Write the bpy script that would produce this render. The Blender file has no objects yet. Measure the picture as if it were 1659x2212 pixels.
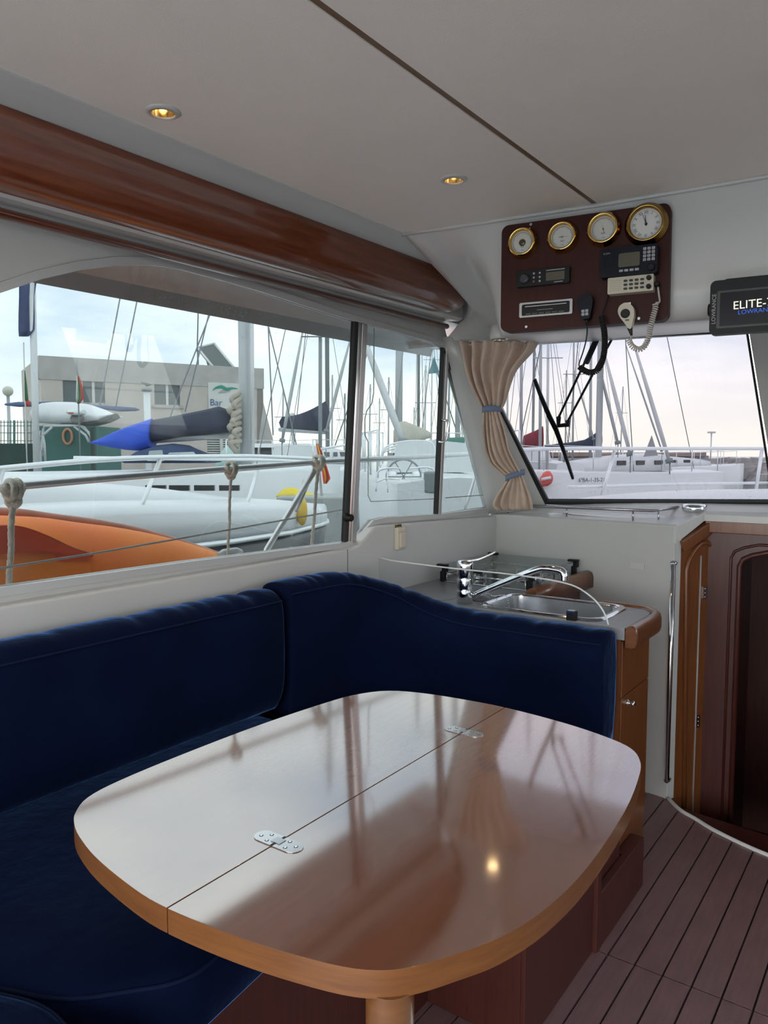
import bpy, bmesh, math, random
from mathutils import Vector as V, Matrix, noise as mnoise
random.seed(7)
# ---------------------------------------------------------------- camera
F, CX, CY, H = 1660.0, 829.5, 1106.0, 1.5
YAW, PIT = math.radians(35.6), math.atan(131 / 1660.0)
FW = V((-math.sin(YAW) * math.cos(PIT), math.cos(YAW) * math.cos(PIT), -math.sin(PIT)))
RT = V((math.cos(YAW), math.sin(YAW), 0)); UP = RT.cross(FW); CAM = V((0, 0, H))
scene = bpy.context.scene; COL = scene.collection
cd = bpy.data.cameras.new('camera'); cd.sensor_fit = 'HORIZONTAL'; cd.sensor_width = 36.0
cd.lens = 36.0 * F / 1659.0; cd.clip_start = 0.02; cd.clip_end = 2000
cam = bpy.data.objects.new('camera', cd); COL.objects.link(cam)
cam.matrix_world = Matrix((( RT.x, UP.x, -FW.x, 0), (RT.y, UP.y, -FW.y, 0), (RT.z, UP.z, -FW.z, H), (0, 0, 0, 1)))
scene.camera = cam
# ---------------------------------------------------------------- sky and exposure
SKY = 7.0
wd = bpy.data.worlds.new('sky'); scene.world = wd; wd.use_nodes = True
nt = wd.node_tree; nt.nodes.clear()
def N(t, **k):
    n = nt.nodes.new(t)
    for a, b in k.items(): setattr(n, a, b)
    return n
tc = N('ShaderNodeTexCoord'); mp = N('ShaderNodeMapping'); mp.inputs['Scale'].default_value = (1.0, 1.0, 3.2)
nz = N('ShaderNodeTexNoise'); nz.inputs['Scale'].default_value = 2.6; nz.inputs['Detail'].default_value = 7; nz.inputs['Roughness'].default_value = .55
nt.links.new(tc.outputs['Generated'], mp.inputs['Vector']); nt.links.new(mp.outputs['Vector'], nz.inputs['Vector'])
cl = N('ShaderNodeValToRGB'); cl.color_ramp.elements[0].position = .36; cl.color_ramp.elements[0].color = (.52, .62, .74, 1)
cl.color_ramp.elements[1].position = .62; cl.color_ramp.elements[1].color = (1.0, 1.0, 1.0, 1)
nt.links.new(nz.outputs['Fac'], cl.inputs['Fac'])
sx = N('ShaderNodeSeparateXYZ'); nt.links.new(tc.outputs['Generated'], sx.inputs[0])
hz = N('ShaderNodeMapRange'); hz.inputs[1].default_value = .015; hz.inputs[2].default_value = .13
nt.links.new(sx.outputs['Z'], hz.inputs[0])
mx = N('ShaderNodeMix', data_type='RGBA'); mx.inputs[6].default_value = (1.0, .965, .86, 1)
nt.links.new(hz.outputs[0], mx.inputs[0]); nt.links.new(cl.outputs['Color'], mx.inputs[7])
bg = N('ShaderNodeBackground'); bg.inputs['Strength'].default_value = SKY
nt.links.new(mx.outputs[2], bg.inputs['Color'])
ow = N('ShaderNodeOutputWorld'); nt.links.new(bg.outputs[0], ow.inputs[0])
vs = scene.view_settings
vs.view_transform = 'Standard'; vs.look = 'None'; vs.exposure = 0.14; vs.gamma = 1.0; vs.use_curve_mapping = False

# ---------------------------------------------------------------- pixel helpers (a pixel gives a direction only)
def ray(x, y): return FW + RT * ((x - CX) / F) - UP * ((y - CY) / F)
def on(x, y, ax, v):
    d = ray(x, y); return CAM + d * ((v - CAM[ax]) / d[ax])
def atX(x, y, v): return on(x, y, 0, v)
def atY(x, y, v): return on(x, y, 1, v)
def atZ(x, y, v): return on(x, y, 2, v)
def dep(x, y, d): return CAM + ray(x, y) * d
class Plane:
    def __init__(s, o, u, v):
        s.o = V(o); s.u = V(u).normalized(); v = V(v); s.v = (v - s.u * v.dot(s.u)).normalized(); s.n = s.u.cross(s.v)
    def pt(s, a, b, c=0): return s.o + s.u * a + s.v * b + s.n * c
    def hit(s, x, y):
        d = ray(x, y); t = (s.o - CAM).dot(s.n) / d.dot(s.n); return CAM + d * t
    def pix(s, x, y):
        p = s.hit(x, y) - s.o; return (p.dot(s.u), p.dot(s.v))
    def flip(s): s.n = -s.n; return s

# ---------------------------------------------------------------- object helpers
WL = {}
def tag(o, label=None, cat=None, group=None, kind=None):
    if label: o['label'] = label
    if cat: o['category'] = cat
    if group: o['group'] = group
    if kind: o['kind'] = kind
    return o
def thing(name, label, cat, loc, group=None):
    o = bpy.data.objects.new(name, None); COL.objects.link(o); o.location = loc; o.empty_display_size = .05
    WL[o] = V(loc); return tag(o, label, cat, group)
def link(name, me, mat, parent=None, bevel=0, seg=2):
    o = bpy.data.objects.new(name, me); COL.objects.link(o)
    if mat is not None and len(me.materials) == 0: me.materials.append(mat)
    WL[o] = V((0, 0, 0))
    if parent is not None: o.parent = parent; o.location = -WL[parent]
    if bevel:
        m = o.modifiers.new('bevel', 'BEVEL'); m.width = bevel; m.segments = seg; m.limit_method = 'ANGLE'; m.angle_limit = math.radians(35)
        for p in me.polygons: p.use_smooth = True
        w = o.modifiers.new('wn', 'WEIGHTED_NORMAL'); w.keep_sharp = True
    return o
class MB:
    def __init__(s): s.v = []; s.f = []; s.sm = []
    def add(s, vs_, fs, smooth=False):
        b = len(s.v); s.v += [V(p) for p in vs_]; s.f += [tuple(i + b for i in f) for f in fs]; s.sm += [smooth] * len(fs); return s
    def box(s, c, d, fr=None):
        c = V(c); x, y, z = [k / 2 for k in d]
        ax = fr or (V((1, 0, 0)), V((0, 1, 0)), V((0, 0, 1)))
        P = [c + ax[0] * (x * i) + ax[1] * (y * j) + ax[2] * (z * k) for i in (-1, 1) for j in (-1, 1) for k in (-1, 1)]
        return s.add(P, [(0, 1, 3, 2), (4, 6, 7, 5), (0, 4, 5, 1), (2, 3, 7, 6), (0, 2, 6, 4), (1, 5, 7, 3)])
    def b2(s, a, b): a = V(a); b = V(b); return s.box((a + b) / 2, [abs(k) for k in (b - a)])
    def rings(s, R, closed=True, caps=True, smooth=True, loop=False):
        n = len(R[0]); fs = []; m = len(R)
        for i in range(m if loop else m - 1):
            for j in range(n if closed else n - 1):
                a = i * n + j; b = i * n + (j + 1) % n; c = ((i + 1) % m) * n
                fs.append((a, b, c + (j + 1) % n, c + j))
        s.add([p for r in R for p in r], fs, smooth)
        if caps and closed and not loop:
            b = len(s.v) - n * m; s.f.append(tuple(b + j for j in reversed(range(n)))); s.f.append(tuple(b + (m - 1) * n + j for j in range(n))); s.sm += [False, False]
        return s
    def tube(s, P, r, n=8, loop=False, caps=True):
        P = [V(p) for p in P]; m = len(P); R = []; nrm = None
        rr = r if isinstance(r, (list, tuple)) else [r] * m
        for i in range(m):
            if loop: t = (P[(i + 1) % m] - P[i - 1])
            else: t = P[min(i + 1, m - 1)] - P[max(i - 1, 0)]
            if t.length < 1e-9: t = V((0, 0, 1))
            t.normalize()
            if nrm is None: nrm = t.orthogonal().normalized()
            else:
                nrm = nrm - t * nrm.dot(t); nrm = nrm.normalized() if nrm.length > 1e-6 else t.orthogonal().normalized()
            bn = t.cross(nrm)
            R.append([P[i] + nrm * (rr[i] * math.cos(2 * math.pi * k / n)) + bn * (rr[i] * math.sin(2 * math.pi * k / n)) for k in range(n)])
        return s.rings(R, True, caps, True, loop)
    def lathe(s, o, ax, prof, n=24, caps=True):
        o = V(o); ax = V(ax).normalized(); u = ax.orthogonal().normalized(); w = ax.cross(u)
        R = [[o + ax * h + (u * math.cos(2 * math.pi * k / n) + w * math.sin(2 * math.pi * k / n)) * max(r, 1e-5) for k in range(n)] for r, h in prof]
        return s.rings(R, True, caps, True)
    def ball(s, c, r, n=12, sc=(1, 1, 1), fr=None):
        c = V(c); ax = fr or (V((1, 0, 0)), V((0, 1, 0)), V((0, 0, 1))); R = []
        m = max(4, n // 2)
        for i in range(m + 1):
            a = math.pi * i / m; q = max(math.sin(a), 1e-3)
            R.append([c + ax[0] * (r * sc[0] * q * math.cos(2 * math.pi * k / n)) + ax[1] * (r * sc[1] * q * math.sin(2 * math.pi * k / n)) - ax[2] * (r * sc[2] * math.cos(a)) for k in range(n)])
        return s.rings(R)
    def poly(s, P, ext=None):
        n = len(P)
        if ext is None: return s.add(P, [tuple(range(n))])
        e = V(ext); Q = [V(p) for p in P] + [V(p) + e for p in P]
        return s.add(Q, [tuple(reversed(range(n))), tuple(range(n, 2 * n))] + [(i, (i + 1) % n, n + (i + 1) % n, n + i) for i in range(n)])
    def mesh(s, name):
        me = bpy.data.meshes.new(name); me.from_pydata([tuple(p) for p in s.v], [], s.f)
        for p, q in zip(me.polygons, s.sm): p.use_smooth = q
        bm = bmesh.new(); bm.from_mesh(me); bmesh.ops.recalc_face_normals(bm, faces=bm.faces); bm.to_mesh(me); bm.free()
        return me
    def build(s, name, mat, parent=None, bevel=0, seg=2): return link(name, s.mesh(name), mat, parent, bevel, seg)
def plate(pl, outer, holes=(), d0=0.0, d1=0.01):
    """flat plate with holes on a Plane, from depth d0 to d1 along its normal"""
    cu = bpy.data.curves.new('tmp', 'CURVE'); cu.dimensions = '2D'; cu.fill_mode = 'BOTH'; cu.extrude = .5
    for L in [outer] + list(holes):
        sp = cu.splines.new('POLY'); sp.points.add(len(L) - 1); sp.use_cyclic_u = True
        for q, p in zip(sp.points, L): q.co = (p[0], p[1], 0, 1)
    o = bpy.data.objects.new('tmp', cu); COL.objects.link(o)
    dg = bpy.context.evaluated_depsgraph_get(); me = bpy.data.meshes.new_from_object(o.evaluated_get(dg))
    bpy.data.objects.remove(o); bpy.data.curves.remove(cu)
    for v in me.vertices: v.co = pl.pt(v.co.x, v.co.y, d0 + (v.co.z + .5) * (d1 - d0))
    me.materials.clear()
    bm = bmesh.new(); bm.from_mesh(me); bmesh.ops.remove_doubles(bm, verts=bm.verts, dist=1e-6); bmesh.ops.recalc_face_normals(bm, faces=bm.faces); bm.to_mesh(me); bm.free()
    return me
def text(s, pl, u, v, size, d, mat, parent, name='lettering', ang=0.0, align='LEFT', sx_=1.0):
    cu = bpy.data.curves.new('tmp', 'FONT'); cu.body = s; cu.size = size; cu.align_x = align; cu.extrude = 0; cu.resolution_u = 3
    o = bpy.data.objects.new('tmp', cu); COL.objects.link(o)
    dg = bpy.context.evaluated_depsgraph_get(); me = bpy.data.meshes.new_from_object(o.evaluated_get(dg))
    bpy.data.objects.remove(o); bpy.data.curves.remove(cu)
    c, sn = math.cos(ang), math.sin(ang)
    for w in me.vertices:
        x, y = w.co.x * sx_, w.co.y
        w.co = pl.pt(u + x * c - y * sn, v + x * sn + y * c, d)
    me.materials.clear()
    return link(name, me, mat, parent)
def cr(P, k=8, closed=False):
    """Catmull-Rom through points (any dimension)"""
    n = len(P); P = [V(p) for p in P]; out = []
    for i in range(n if closed else n - 1):
        p0 = P[i - 1] if (closed or i > 0) else P[0] * 2 - P[1]
        p1 = P[i]; p2 = P[(i + 1) % n]
        p3 = P[(i + 2) % n] if (closed or i + 2 < n) else P[-1] * 2 - P[-2]
        for j in range(k):
            t = j / k
            out.append(.5 * ((2 * p1) + (p2 - p0) * t + (2 * p0 - 5 * p1 + 4 * p2 - p3) * t * t + (3 * p1 - p0 - 3 * p2 + p3) * t ** 3))
    if not closed: out.append(P[-1])
    return out
def rrect(x0, y0, x1, y1, r, n=5):
    out = []
    for cx, cy, a in ((x1 - r, y1 - r, 0), (x0 + r, y1 - r, 90), (x0 + r, y0 + r, 180), (x1 - r, y0 + r, 270)):
        for i in range(n + 1):
            t = math.radians(a + 90 * i / n); out.append((cx + r * math.cos(t), cy + r * math.sin(t)))
    return out
def circ(cx, cy, r, n=24): return [(cx + r * math.cos(2 * math.pi * i / n), cy + r * math.sin(2 * math.pi * i / n)) for i in range(n)]
def copy_tree(o, dloc=(0, 0, 0), parent=None):
    c = o.copy(); COL.objects.link(c); WL[c] = WL[o] + V(dloc)
    if parent is None: c.location = o.location + V(dloc)
    else: c.parent = parent
    for ch in list(o.children): copy_tree(ch, (0, 0, 0), c)
    return c

# ---------------------------------------------------------------- materials
def pm(name, base, rough=.5, metal=0.0, var=0.0, vs=6.0, bump=0.0, bs=60.0, coat=0.0, cr_=.05, cior=1.5, spec=.5, stretch=(1, 1, 1), sheen=0.0, base2=None, emit=0.0, ior=1.5):
    m = bpy.data.materials.new(name); m.use_nodes = True; t = m.node_tree; b = t.nodes['Principled BSDF']
    b.inputs['Base Color'].default_value = (*base, 1); b.inputs['Roughness'].default_value = rough; b.inputs['Metallic'].default_value = metal
    b.inputs['Specular IOR Level'].default_value = spec; b.inputs['IOR'].default_value = ior
    b.inputs['Coat Weight'].default_value = coat; b.inputs['Coat Roughness'].default_value = cr_; b.inputs['Coat IOR'].default_value = cior
    b.inputs['Sheen Weight'].default_value = sheen
    if emit: b.inputs['Emission Color'].default_value = (*base, 1); b.inputs['Emission Strength'].default_value = emit
    if var or bump or base2:
        c = t.nodes.new('ShaderNodeTexCoord'); mp_ = t.nodes.new('ShaderNodeMapping'); mp_.inputs['Scale'].default_value = stretch
        t.links.new(c.outputs['Object'], mp_.inputs['Vector'])
    if var or base2:
        n = t.nodes.new('ShaderNodeTexNoise'); n.inputs['Scale'].default_value = vs; n.inputs['Detail'].default_value = 6
        t.links.new(mp_.outputs[0], n.inputs['Vector'])
        r = t.nodes.new('ShaderNodeValToRGB'); r.color_ramp.elements[0].position = .3; r.color_ramp.elements[1].position = .7
        lo = base2 or tuple(k * (1 - var) for k in base)
        r.color_ramp.elements[0].color = (*lo, 1); r.color_ramp.elements[1].color = (*(tuple(min(1, k * (1 + var)) for k in base)), 1)
        t.links.new(n.outputs['Fac'], r.inputs['Fac']); t.links.new(r.outputs['Color'], b.inputs['Base Color'])
    if bump:
        n2 = t.nodes.new('ShaderNodeTexNoise'); n2.inputs['Scale'].default_value = bs; n2.inputs['Detail'].default_value = 3
        t.links.new(mp_.outputs[0], n2.inputs['Vector'])
        bp = t.nodes.new('ShaderNodeBump'); bp.inputs['Strength'].default_value = bump; bp.inputs['Distance'].default_value = .01
        t.links.new(n2.outputs['Fac'], bp.inputs['Height']); t.links.new(bp.outputs[0], b.inputs['Normal'])
    return m
def glass(name, tint, refl=.9, rough=.01, haze=0.0):
    m = bpy.data.materials.new(name); m.use_nodes = True; t = m.node_tree; t.nodes.clear()
    tr = t.nodes.new('ShaderNodeBsdfTransparent'); tr.inputs[0].default_value = (*tint, 1)
    gl = t.nodes.new('ShaderNodeBsdfGlossy'); gl.inputs['Roughness'].default_value = rough; gl.inputs['Color'].default_value = (.95, 1, .98, 1)
    lw = t.nodes.new('ShaderNodeLayerWeight'); lw.inputs['Blend'].default_value = .5
    p = t.nodes.new('ShaderNodeMath'); p.operation = 'POWER'; p.inputs[1].default_value = 4.0; t.links.new(lw.outputs['Facing'], p.inputs[0])
    a = t.nodes.new('ShaderNodeMath'); a.operation = 'MULTIPLY_ADD'; a.inputs[1].default_value = refl * .5; a.inputs[2].default_value = .02
    t.links.new(p.outputs[0], a.inputs[0])
    mxs = t.nodes.new('ShaderNodeMixShader'); t.links.new(a.outputs[0], mxs.inputs[0]); t.links.new(tr.outputs[0], mxs.inputs[1]); t.links.new(gl.outputs[0], mxs.inputs[2])
    last = mxs
    if haze:
        df = t.nodes.new('ShaderNodeBsdfTranslucent'); df.inputs[0].default_value = (.8, .85, .85, 1)
        c = t.nodes.new('ShaderNodeTexCoord'); nn = t.nodes.new('ShaderNodeTexNoise'); nn.inputs['Scale'].default_value = 7; nn.inputs['Detail'].default_value = 8
        t.links.new(c.outputs['Object'], nn.inputs['Vector'])
        mr = t.nodes.new('ShaderNodeMapRange'); mr.inputs[1].default_value = .45; mr.inputs[2].default_value = .75; mr.inputs[4].default_value = haze; mr.inputs[3].default_value = haze * .35
        t.links.new(nn.outputs['Fac'], mr.inputs[0])
        m2 = t.nodes.new('ShaderNodeMixShader'); t.links.new(mr.outputs[0], m2.inputs[0]); t.links.new(mxs.outputs[0], m2.inputs[1]); t.links.new(df.outputs[0], m2.inputs[2]); last = m2
    o = t.nodes.new('ShaderNodeOutputMaterial'); t.links.new(last.outputs[0], o.inputs[0])
    return m
gel = pm('white_gelcoat', (.58, .578, .565), .28, var=.03, vs=3, bump=.02, bs=30, spec=.5)
gelr = pm('white_gelcoat_textured', (.53, .53, .515), .5, var=.03, vs=4, bump=.12, bs=220)
liner = pm('headliner_vinyl', (.90, .865, .805), .55, var=.02, vs=5, bump=.08, bs=260)
mahog = pm('mahogany_gloss', (.20, .052, .018), .28, base2=(.13, .030, .010), vs=7, stretch=(14, 1.2, 14), coat=.8, cr_=.06, bump=.02, bs=18)
mahogz = pm('mahogany_upright', (.21, .070, .021), .38, base2=(.15, .046, .013), vs=7, stretch=(12, 12, 1.0), coat=.3, cr_=.15)
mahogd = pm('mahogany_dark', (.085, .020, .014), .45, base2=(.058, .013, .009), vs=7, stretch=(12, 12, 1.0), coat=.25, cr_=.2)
boardm = pm('panel_mahogany', (.050, .011, .009), .5, base2=(.036, .008, .006), vs=9, stretch=(10, 10, 1.2), spec=.25)
tablem = pm('table_cherry', (.34, .115, .050), .30, base2=(.27, .085, .035), vs=4, stretch=(30, 1.2, 30), bump=.012, bs=60, coat=1.0, cr_=.075, cior=5.0)
tedge = pm('table_edge_wood', (.23, .090, .026), .35, base2=(.165, .060, .018), vs=6, stretch=(2, 2, 20), coat=.4, cr_=.15)
lip = pm('worktop_lip_wood', (.20, .075, .030), .3, base2=(.14, .048, .018), vs=6, stretch=(3, 10, 10), coat=.6, cr_=.12)
navy = pm('navy_fabric', (.0014, .005, .024), .85, var=.25, vs=5, bump=.35, bs=22, sheen=.60, spec=.08)
navy.node_tree.nodes['Principled BSDF'].inputs['Sheen Tint'].default_value = (.20, .42, 1, 1)
navy.node_tree.nodes['Principled BSDF'].inputs['Sheen Roughness'].default_value = .26
pipem = pm('navy_piping', (.003, .009, .038), .8, spec=.15)
steel = pm('stainless', (.56, .56, .57), .20, 1.0, var=.05, vs=8)
chrome = pm('chrome', (.8, .8, .82), .06, 1.0)
alu = pm('window_aluminium', (.50, .48, .48), .38, .75)
black = pm('black_plastic', (.010, .010, .012), .42, spec=.25)
rubber = pm('black_rubber', (.015, .016, .017), .6)
brass = pm('polished_brass', (.78, .52, .17), .12, 1.0)
brassd = pm('aged_brass', (.36, .22, .06), .25, 1.0)
dial = pm('dial_white', (.72, .72, .70), .4); dialg = pm('dial_grey', (.42, .43, .42), .4)
ink = pm('dial_ink', (.03, .03, .035), .5); inkg = pm('dial_ink_grey', (.18, .19, .20), .5)
glassS = glass('side_window_glass', (.388, .411, .408), haze=.012)
glassW = glass('windscreen_glass', (.372, .366, .377), haze=.009)
glassC = glass('clear_acrylic', (.95, .96, .96), refl=.8)
curtm = pm('curtain_linen', (.66, .52, .42), .85, var=.08, vs=20, bump=.1, bs=250)
bandm = pm('tieback_cloth', (.17, .22, .34), .85)
cream = pm('cream_plastic', (.60, .55, .44), .45)
greyw = pm('worktop_laminate', (.26, .275, .29), .32, var=.06, vs=40, spec=.6)
caulk = pm('deck_caulk', (.025, .022, .026), .6)
plankm = pm('vinyl_deck_plank', (.215, .118, .118), .34, var=.13, vs=9, bump=.18, bs=130, stretch=(8, 1, 1), spec=.6)
# ================================================================ cabin shell
def struct(o, label=None, cat=None): return tag(o, label, cat, kind='structure')
ZC = 2.2
# ---- floor: planks proud of dark caulking
floor = struct(MB().b2((-1.95, -1.7, -.06), (1.6, 3.02, -.012)).build('floor', caulk), 'brown planked vinyl cabin floor with dark caulk lines', 'floor')
curve = cr([(-.875, 3.33, 0), (-.80, 3.245, 0), (-.734, 3.205, 0), (-.63, 3.138, 0), (-.438, 3.062, 0), (-.2, 3.02, 0), (.3, 3.0, 0), (1.6, 3.0, 0)], 6)
def curve_y(x):
    if x <= curve[0].x: return 3.37
    for a, b in zip(curve, curve[1:]):
        if a.x <= x <= b.x: return a.y + (b.y - a.y) * (x - a.x) / max(1e-6, b.x - a.x)
    return 3.0
PW = .0795
xs_ = [-.808 + PW * (i - 6) for i in range(36)]
HJ = 2.168
for i, x in enumerate(xs_):
    a, b = x + .0028, x + PW - .0028
    for (y0, y1) in ((-1.65, HJ - .003), (HJ + .003, None)):
        if y1 is None: Q = [(a, y0, -.012), (b, y0, -.012), (b, curve_y(b) - .004, -.012), ((a + b) / 2, curve_y((a + b) / 2) - .004, -.012), (a, curve_y(a) - .004, -.012)]
        else: Q = [(a, y0, -.012), (b, y0, -.012), (b, y1, -.012), (a, y1, -.012)]
        MB().poly([V(q) for q in Q], (0, 0, .012)).build('plank', plankm, floor)
fl2 = MB().poly([V((-1.0, 3.0, -.06))] + [V((p.x, p.y, -.06)) for p in curve] + [V((1.6, 2.9, -.06))], (0, 0, .047)).build('floor_edge_base', caulk, floor)
ft = struct(MB().tube([p + V((0, .004, .002)) for p in curve], .009, 8).build('trim_1', pm('floor_edging_white', (.78, .78, .76), .35)), 'white curved edging strip at the floor step', 'trim')

# ---- port wall with the window opening
def wx(z): return -1.835 + (z - 1.158) * .073
WP = Plane((wx(1.0), 0, 1.0), (0, 1, 0), (.073, 0, 1))      # u forward, v up, normal = outboard/inboard
WP.n = V((1, 0, -.073)).normalized()                         # inboard
topl = [(0, 632), (84, 604), (169, 584), (253, 574), (321, 573), (388, 583), (472, 605), (560, 630), (640, 656), (754, 692), (788, 700), (860, 720), (940, 742)]
topu = [WP.pix(*q) for q in topl]
a0 = topu[0]
aft = [(.18, .20), (.17, .32), (.24, .46), (.40, .60), (.62, .725), (.80, .80)]   # aft end of the opening, outside the frame
botu = [WP.pix(*q) for q in [(1077, 1093), (945, 1110), (830, 1117), (803, 1123), (785, 1143), (768, 1166), (745, 1171), (400, 1213), (0, 1268)]]
hole = aft + [p for p in topu if p[0] > .82] + [WP.pix(957, 752)] + botu
hole = [(p[0], p[1]) for p in hole]
wall = struct(link('wall_left', plate(WP, [(-1.7, -1.05), (3.50, -1.05), (3.50, .215), (2.93, 1.04), (2.93, 1.06), (-1.7, 1.06)], [hole], -.02, 0.0), gel), 'white moulded cabin side wall with long window opening', 'wall')
# window surround: aluminium flange standing proud of the wall
def offset(L, d):
    n = len(L); out = []
    ar = sum(L[i][0] * L[(i + 1) % n][1] - L[(i + 1) % n][0] * L[i][1] for i in range(n)); sg = 1 if ar > 0 else -1
    for i in range(n):
        p, q, r = V(L[i - 1]), V(L[i]), V(L[(i + 1) % n])
        e1 = (q - p).normalized(); e2 = (r - q).normalized()
        n1 = V((e1.y, -e1.x)) * sg; n2 = V((e2.y, -e2.x)) * sg; m = (n1 + n2)
        m = m.normalized() * (d / max(.5, m.normalized().dot(n1))); out.append((q.x + m.x, q.y + m.y))
    return out
win = struct(link('window_1', plate(WP, offset(hole, .022), [hole], -.012, .010), pm('window_flange', (.60, .60, .60), .35, .3), None, .003), 'long side window with grey flange and sliding panes', 'window')
def wpix(L): return [WP.pix(*q) for q in L]
# fixed aft pane, sliding pane and forward triangle
pane1 = aft + [p for p in topu if .82 < p[0] and p[0] <= WP.pix(756, 692)[0]] + wpix([(768, 697), (750, 1172), (745, 1171), (400, 1213), (0, 1268)])
link('pane', plate(WP, offset(pane1, .004), [], -.010, -.004), glassS, win)
link('sliding_pane', plate(WP, offset(wpix([(768, 696), (955, 748), (957, 760), (944, 1112), (830, 1118), (803, 1123), (768, 1166)]), .003), [], -.018, -.013), glassS, win)
link('corner_pane', plate(WP, offset(wpix([(964, 768), (1077, 1093), (945, 1110)]), .004), [], -.010, -.004), glassS, win)
def bar(pl, a, b, w, d0, d1, name, mat, par, bev=.002):
    pa, pb = V(pl.pix(*a)), V(pl.pix(*b)); t = (pb - pa).normalized(); nn = V((-t.y, t.x)) * (w / 2)
    L = [pa - nn, pb - nn, pb + nn, pa + nn]
    return link(name, plate(pl, [(p.x, p.y) for p in L], [], d0, d1), mat, par, bev)
bar(WP, (783, 700), (759, 1170), .030, -.012, .014, 'mullion', alu, win)
bar(WP, (768, 693), (746, 1170), .022, -.014, .008, 'gasket', rubber, win)
bar(WP, (963, 752), (946, 1111), .022, -.012, .012, 'mullion', alu, win)
bar(WP, (956, 752), (941, 1110), .006, -.012, .010, 'gasket', rubber, win)
# dark seal along the slanted front edge
bar(WP, (955, 745), (1077, 1093), .012, -.012, .006, 'gasket', rubber, win)
# inner edge line of the sliding pane (polished groove)
gl_ = [WP.pix(*q) for q in [(813, 708), (812, 850), (808, 872), (797, 888), (793, 905), (793, 940), (800, 955), (800, 1072), (806, 1084), (945, 1078)]]
MB().tube([WP.pt(a, b, -.011) for a, b in gl_], .0022, 6).build('groove', pm('glass_edge', (.42, .55, .52), .2), win)
MB().tube([WP.pt(*WP.pix(*q), -.011) for q in [(966, 1076), (1072, 1068)]], .002, 6).build('groove', bpy.data.materials['glass_edge'], win)
kb = WP.hit(746, 1117); MB().lathe(kb, WP.n, [(.017, .0), (.017, .012), (.014, .016), (.014, .03), (.011, .034)], 18).build('knob', black, win)
hp = [WP.pt(*WP.pix(*q), d) for q, d in [((951, 908), .005), ((954, 907), .026), ((956, 914), .030), ((951, 948), .030), ((948, 954), .026), ((945, 955), .005)]]
MB().tube(hp, .0055, 8).build('pull_handle', chrome, win)
# ---- inner liner below the window: ledge that steps up to the galley splashback
LP = Plane((-1.79, 0, 0), (0, 1, 0), (0, 0, 1)); LP.n = V((1, 0, 0))
lp = [(-1.7, .0), (3.52, .0), (3.52, 1.172), (2.47, 1.205), (2.43, 1.198), (2.38, 1.165), (2.34, 1.140), (2.28, 1.130), (-1.7, 1.135)]
struct(link('wall_left_liner', plate(LP, lp, [], -.06, 0), gel, None, .018, 4), 'white moulded ledge under the side window stepping up beside the stove', 'wall')
MB().b2((-1.7915, 2.262, .93), (-1.7885, 2.265, 1.13)).build('liner_joint', inkg, bpy.data.objects['wall_left_liner'])

# ---- galley bulkhead and dash
BA, BB = V((-1.81, 3.48, 0)), V((-.872, 3.33, 0))
dB = (BB - BA).normalized(); BP = Plane(BA, dB, (0, 0, 1)); BP.n = V((dB.y, -dB.x, 0))      # towards the camera
Lb = (BB - BA).length
dashE = [V((-1.83, 3.485, 1.185)), V((-.872, 3.33, 1.193)), V((-.795, 3.475, 1.238)), V((1.6, 3.53, 1.238))]
wsB = [V((-1.83, 3.52, 1.225)), V((-1.56, 3.55, 1.248)), V((-1.05, 3.60, 1.268)), V((-.58, 3.69, 1.28)), V((0, 3.74, 1.288)), V((.6, 3.69, 1.28)), V((1.6, 3.52, 1.23))]
bk = MB().b2((0, 0, 0), (0, 0, 0)); bk = MB()
bk.poly([BP.pt(0, -.02), BP.pt(Lb, -.02), BP.pt(Lb, 1.193), BP.pt(0, 1.186)], -BP.n * .05)
struct(bk.build('wall_front', gelr, None, .012, 3), 'white textured galley bulkhead below the dash', 'wall')
db = MB()
we = cr(wsB, 6); n_ = len(we)
de = []
for i, p in enumerate(we):
    x = p.x
    for a, b in zip(dashE, dashE[1:]):
        if a.x <= x <= b.x: de.append(a.lerp(b, (x - a.x) / (b.x - a.x)))
    if len(de) <= i: de.append(dashE[0] if x < 0 else dashE[-1])
# insert exact corner stations
st = [(de[i], we[i]) for i in range(n_)]
for c in dashE[1:3]:
    k = min(range(n_), key=lambda i: abs(we[i].x - c.x)); st[k] = (c.copy(), we[k])
R = []
for a, b in st:
    dz_ = .08 if a.x < -.87 else max(.036, .08 - (a.x + .872) / .077 * .044)
    R.append([a + V((0, .0, -dz_)), a + V((0, .0, -.008)), a + V((0, .008, 0)), a.lerp(b, .5) + V((0, 0, -.018)), b + V((0, .03, .004)), b + V((0, .03, -.05))])
db.rings(R, closed=False, caps=False, smooth=False)
dash = struct(db.build('dash', gel), 'white moulded dash shelf below the windscreen', 'dash')
# short white return between the bulkhead corner and the companionway jamb
JA, JB = V((-.862, 3.352, 0)), V((-.785, 3.50, 0))
struct(MB().poly([V((-.872, 3.33, 0)), V((-.872, 3.33, 1.185)), V((-.858, 3.358, 1.185)), V((-.858, 3.358, 0))]).build('wall_front_return', gel), 'white corner strip beside the companionway', 'wall')

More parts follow.
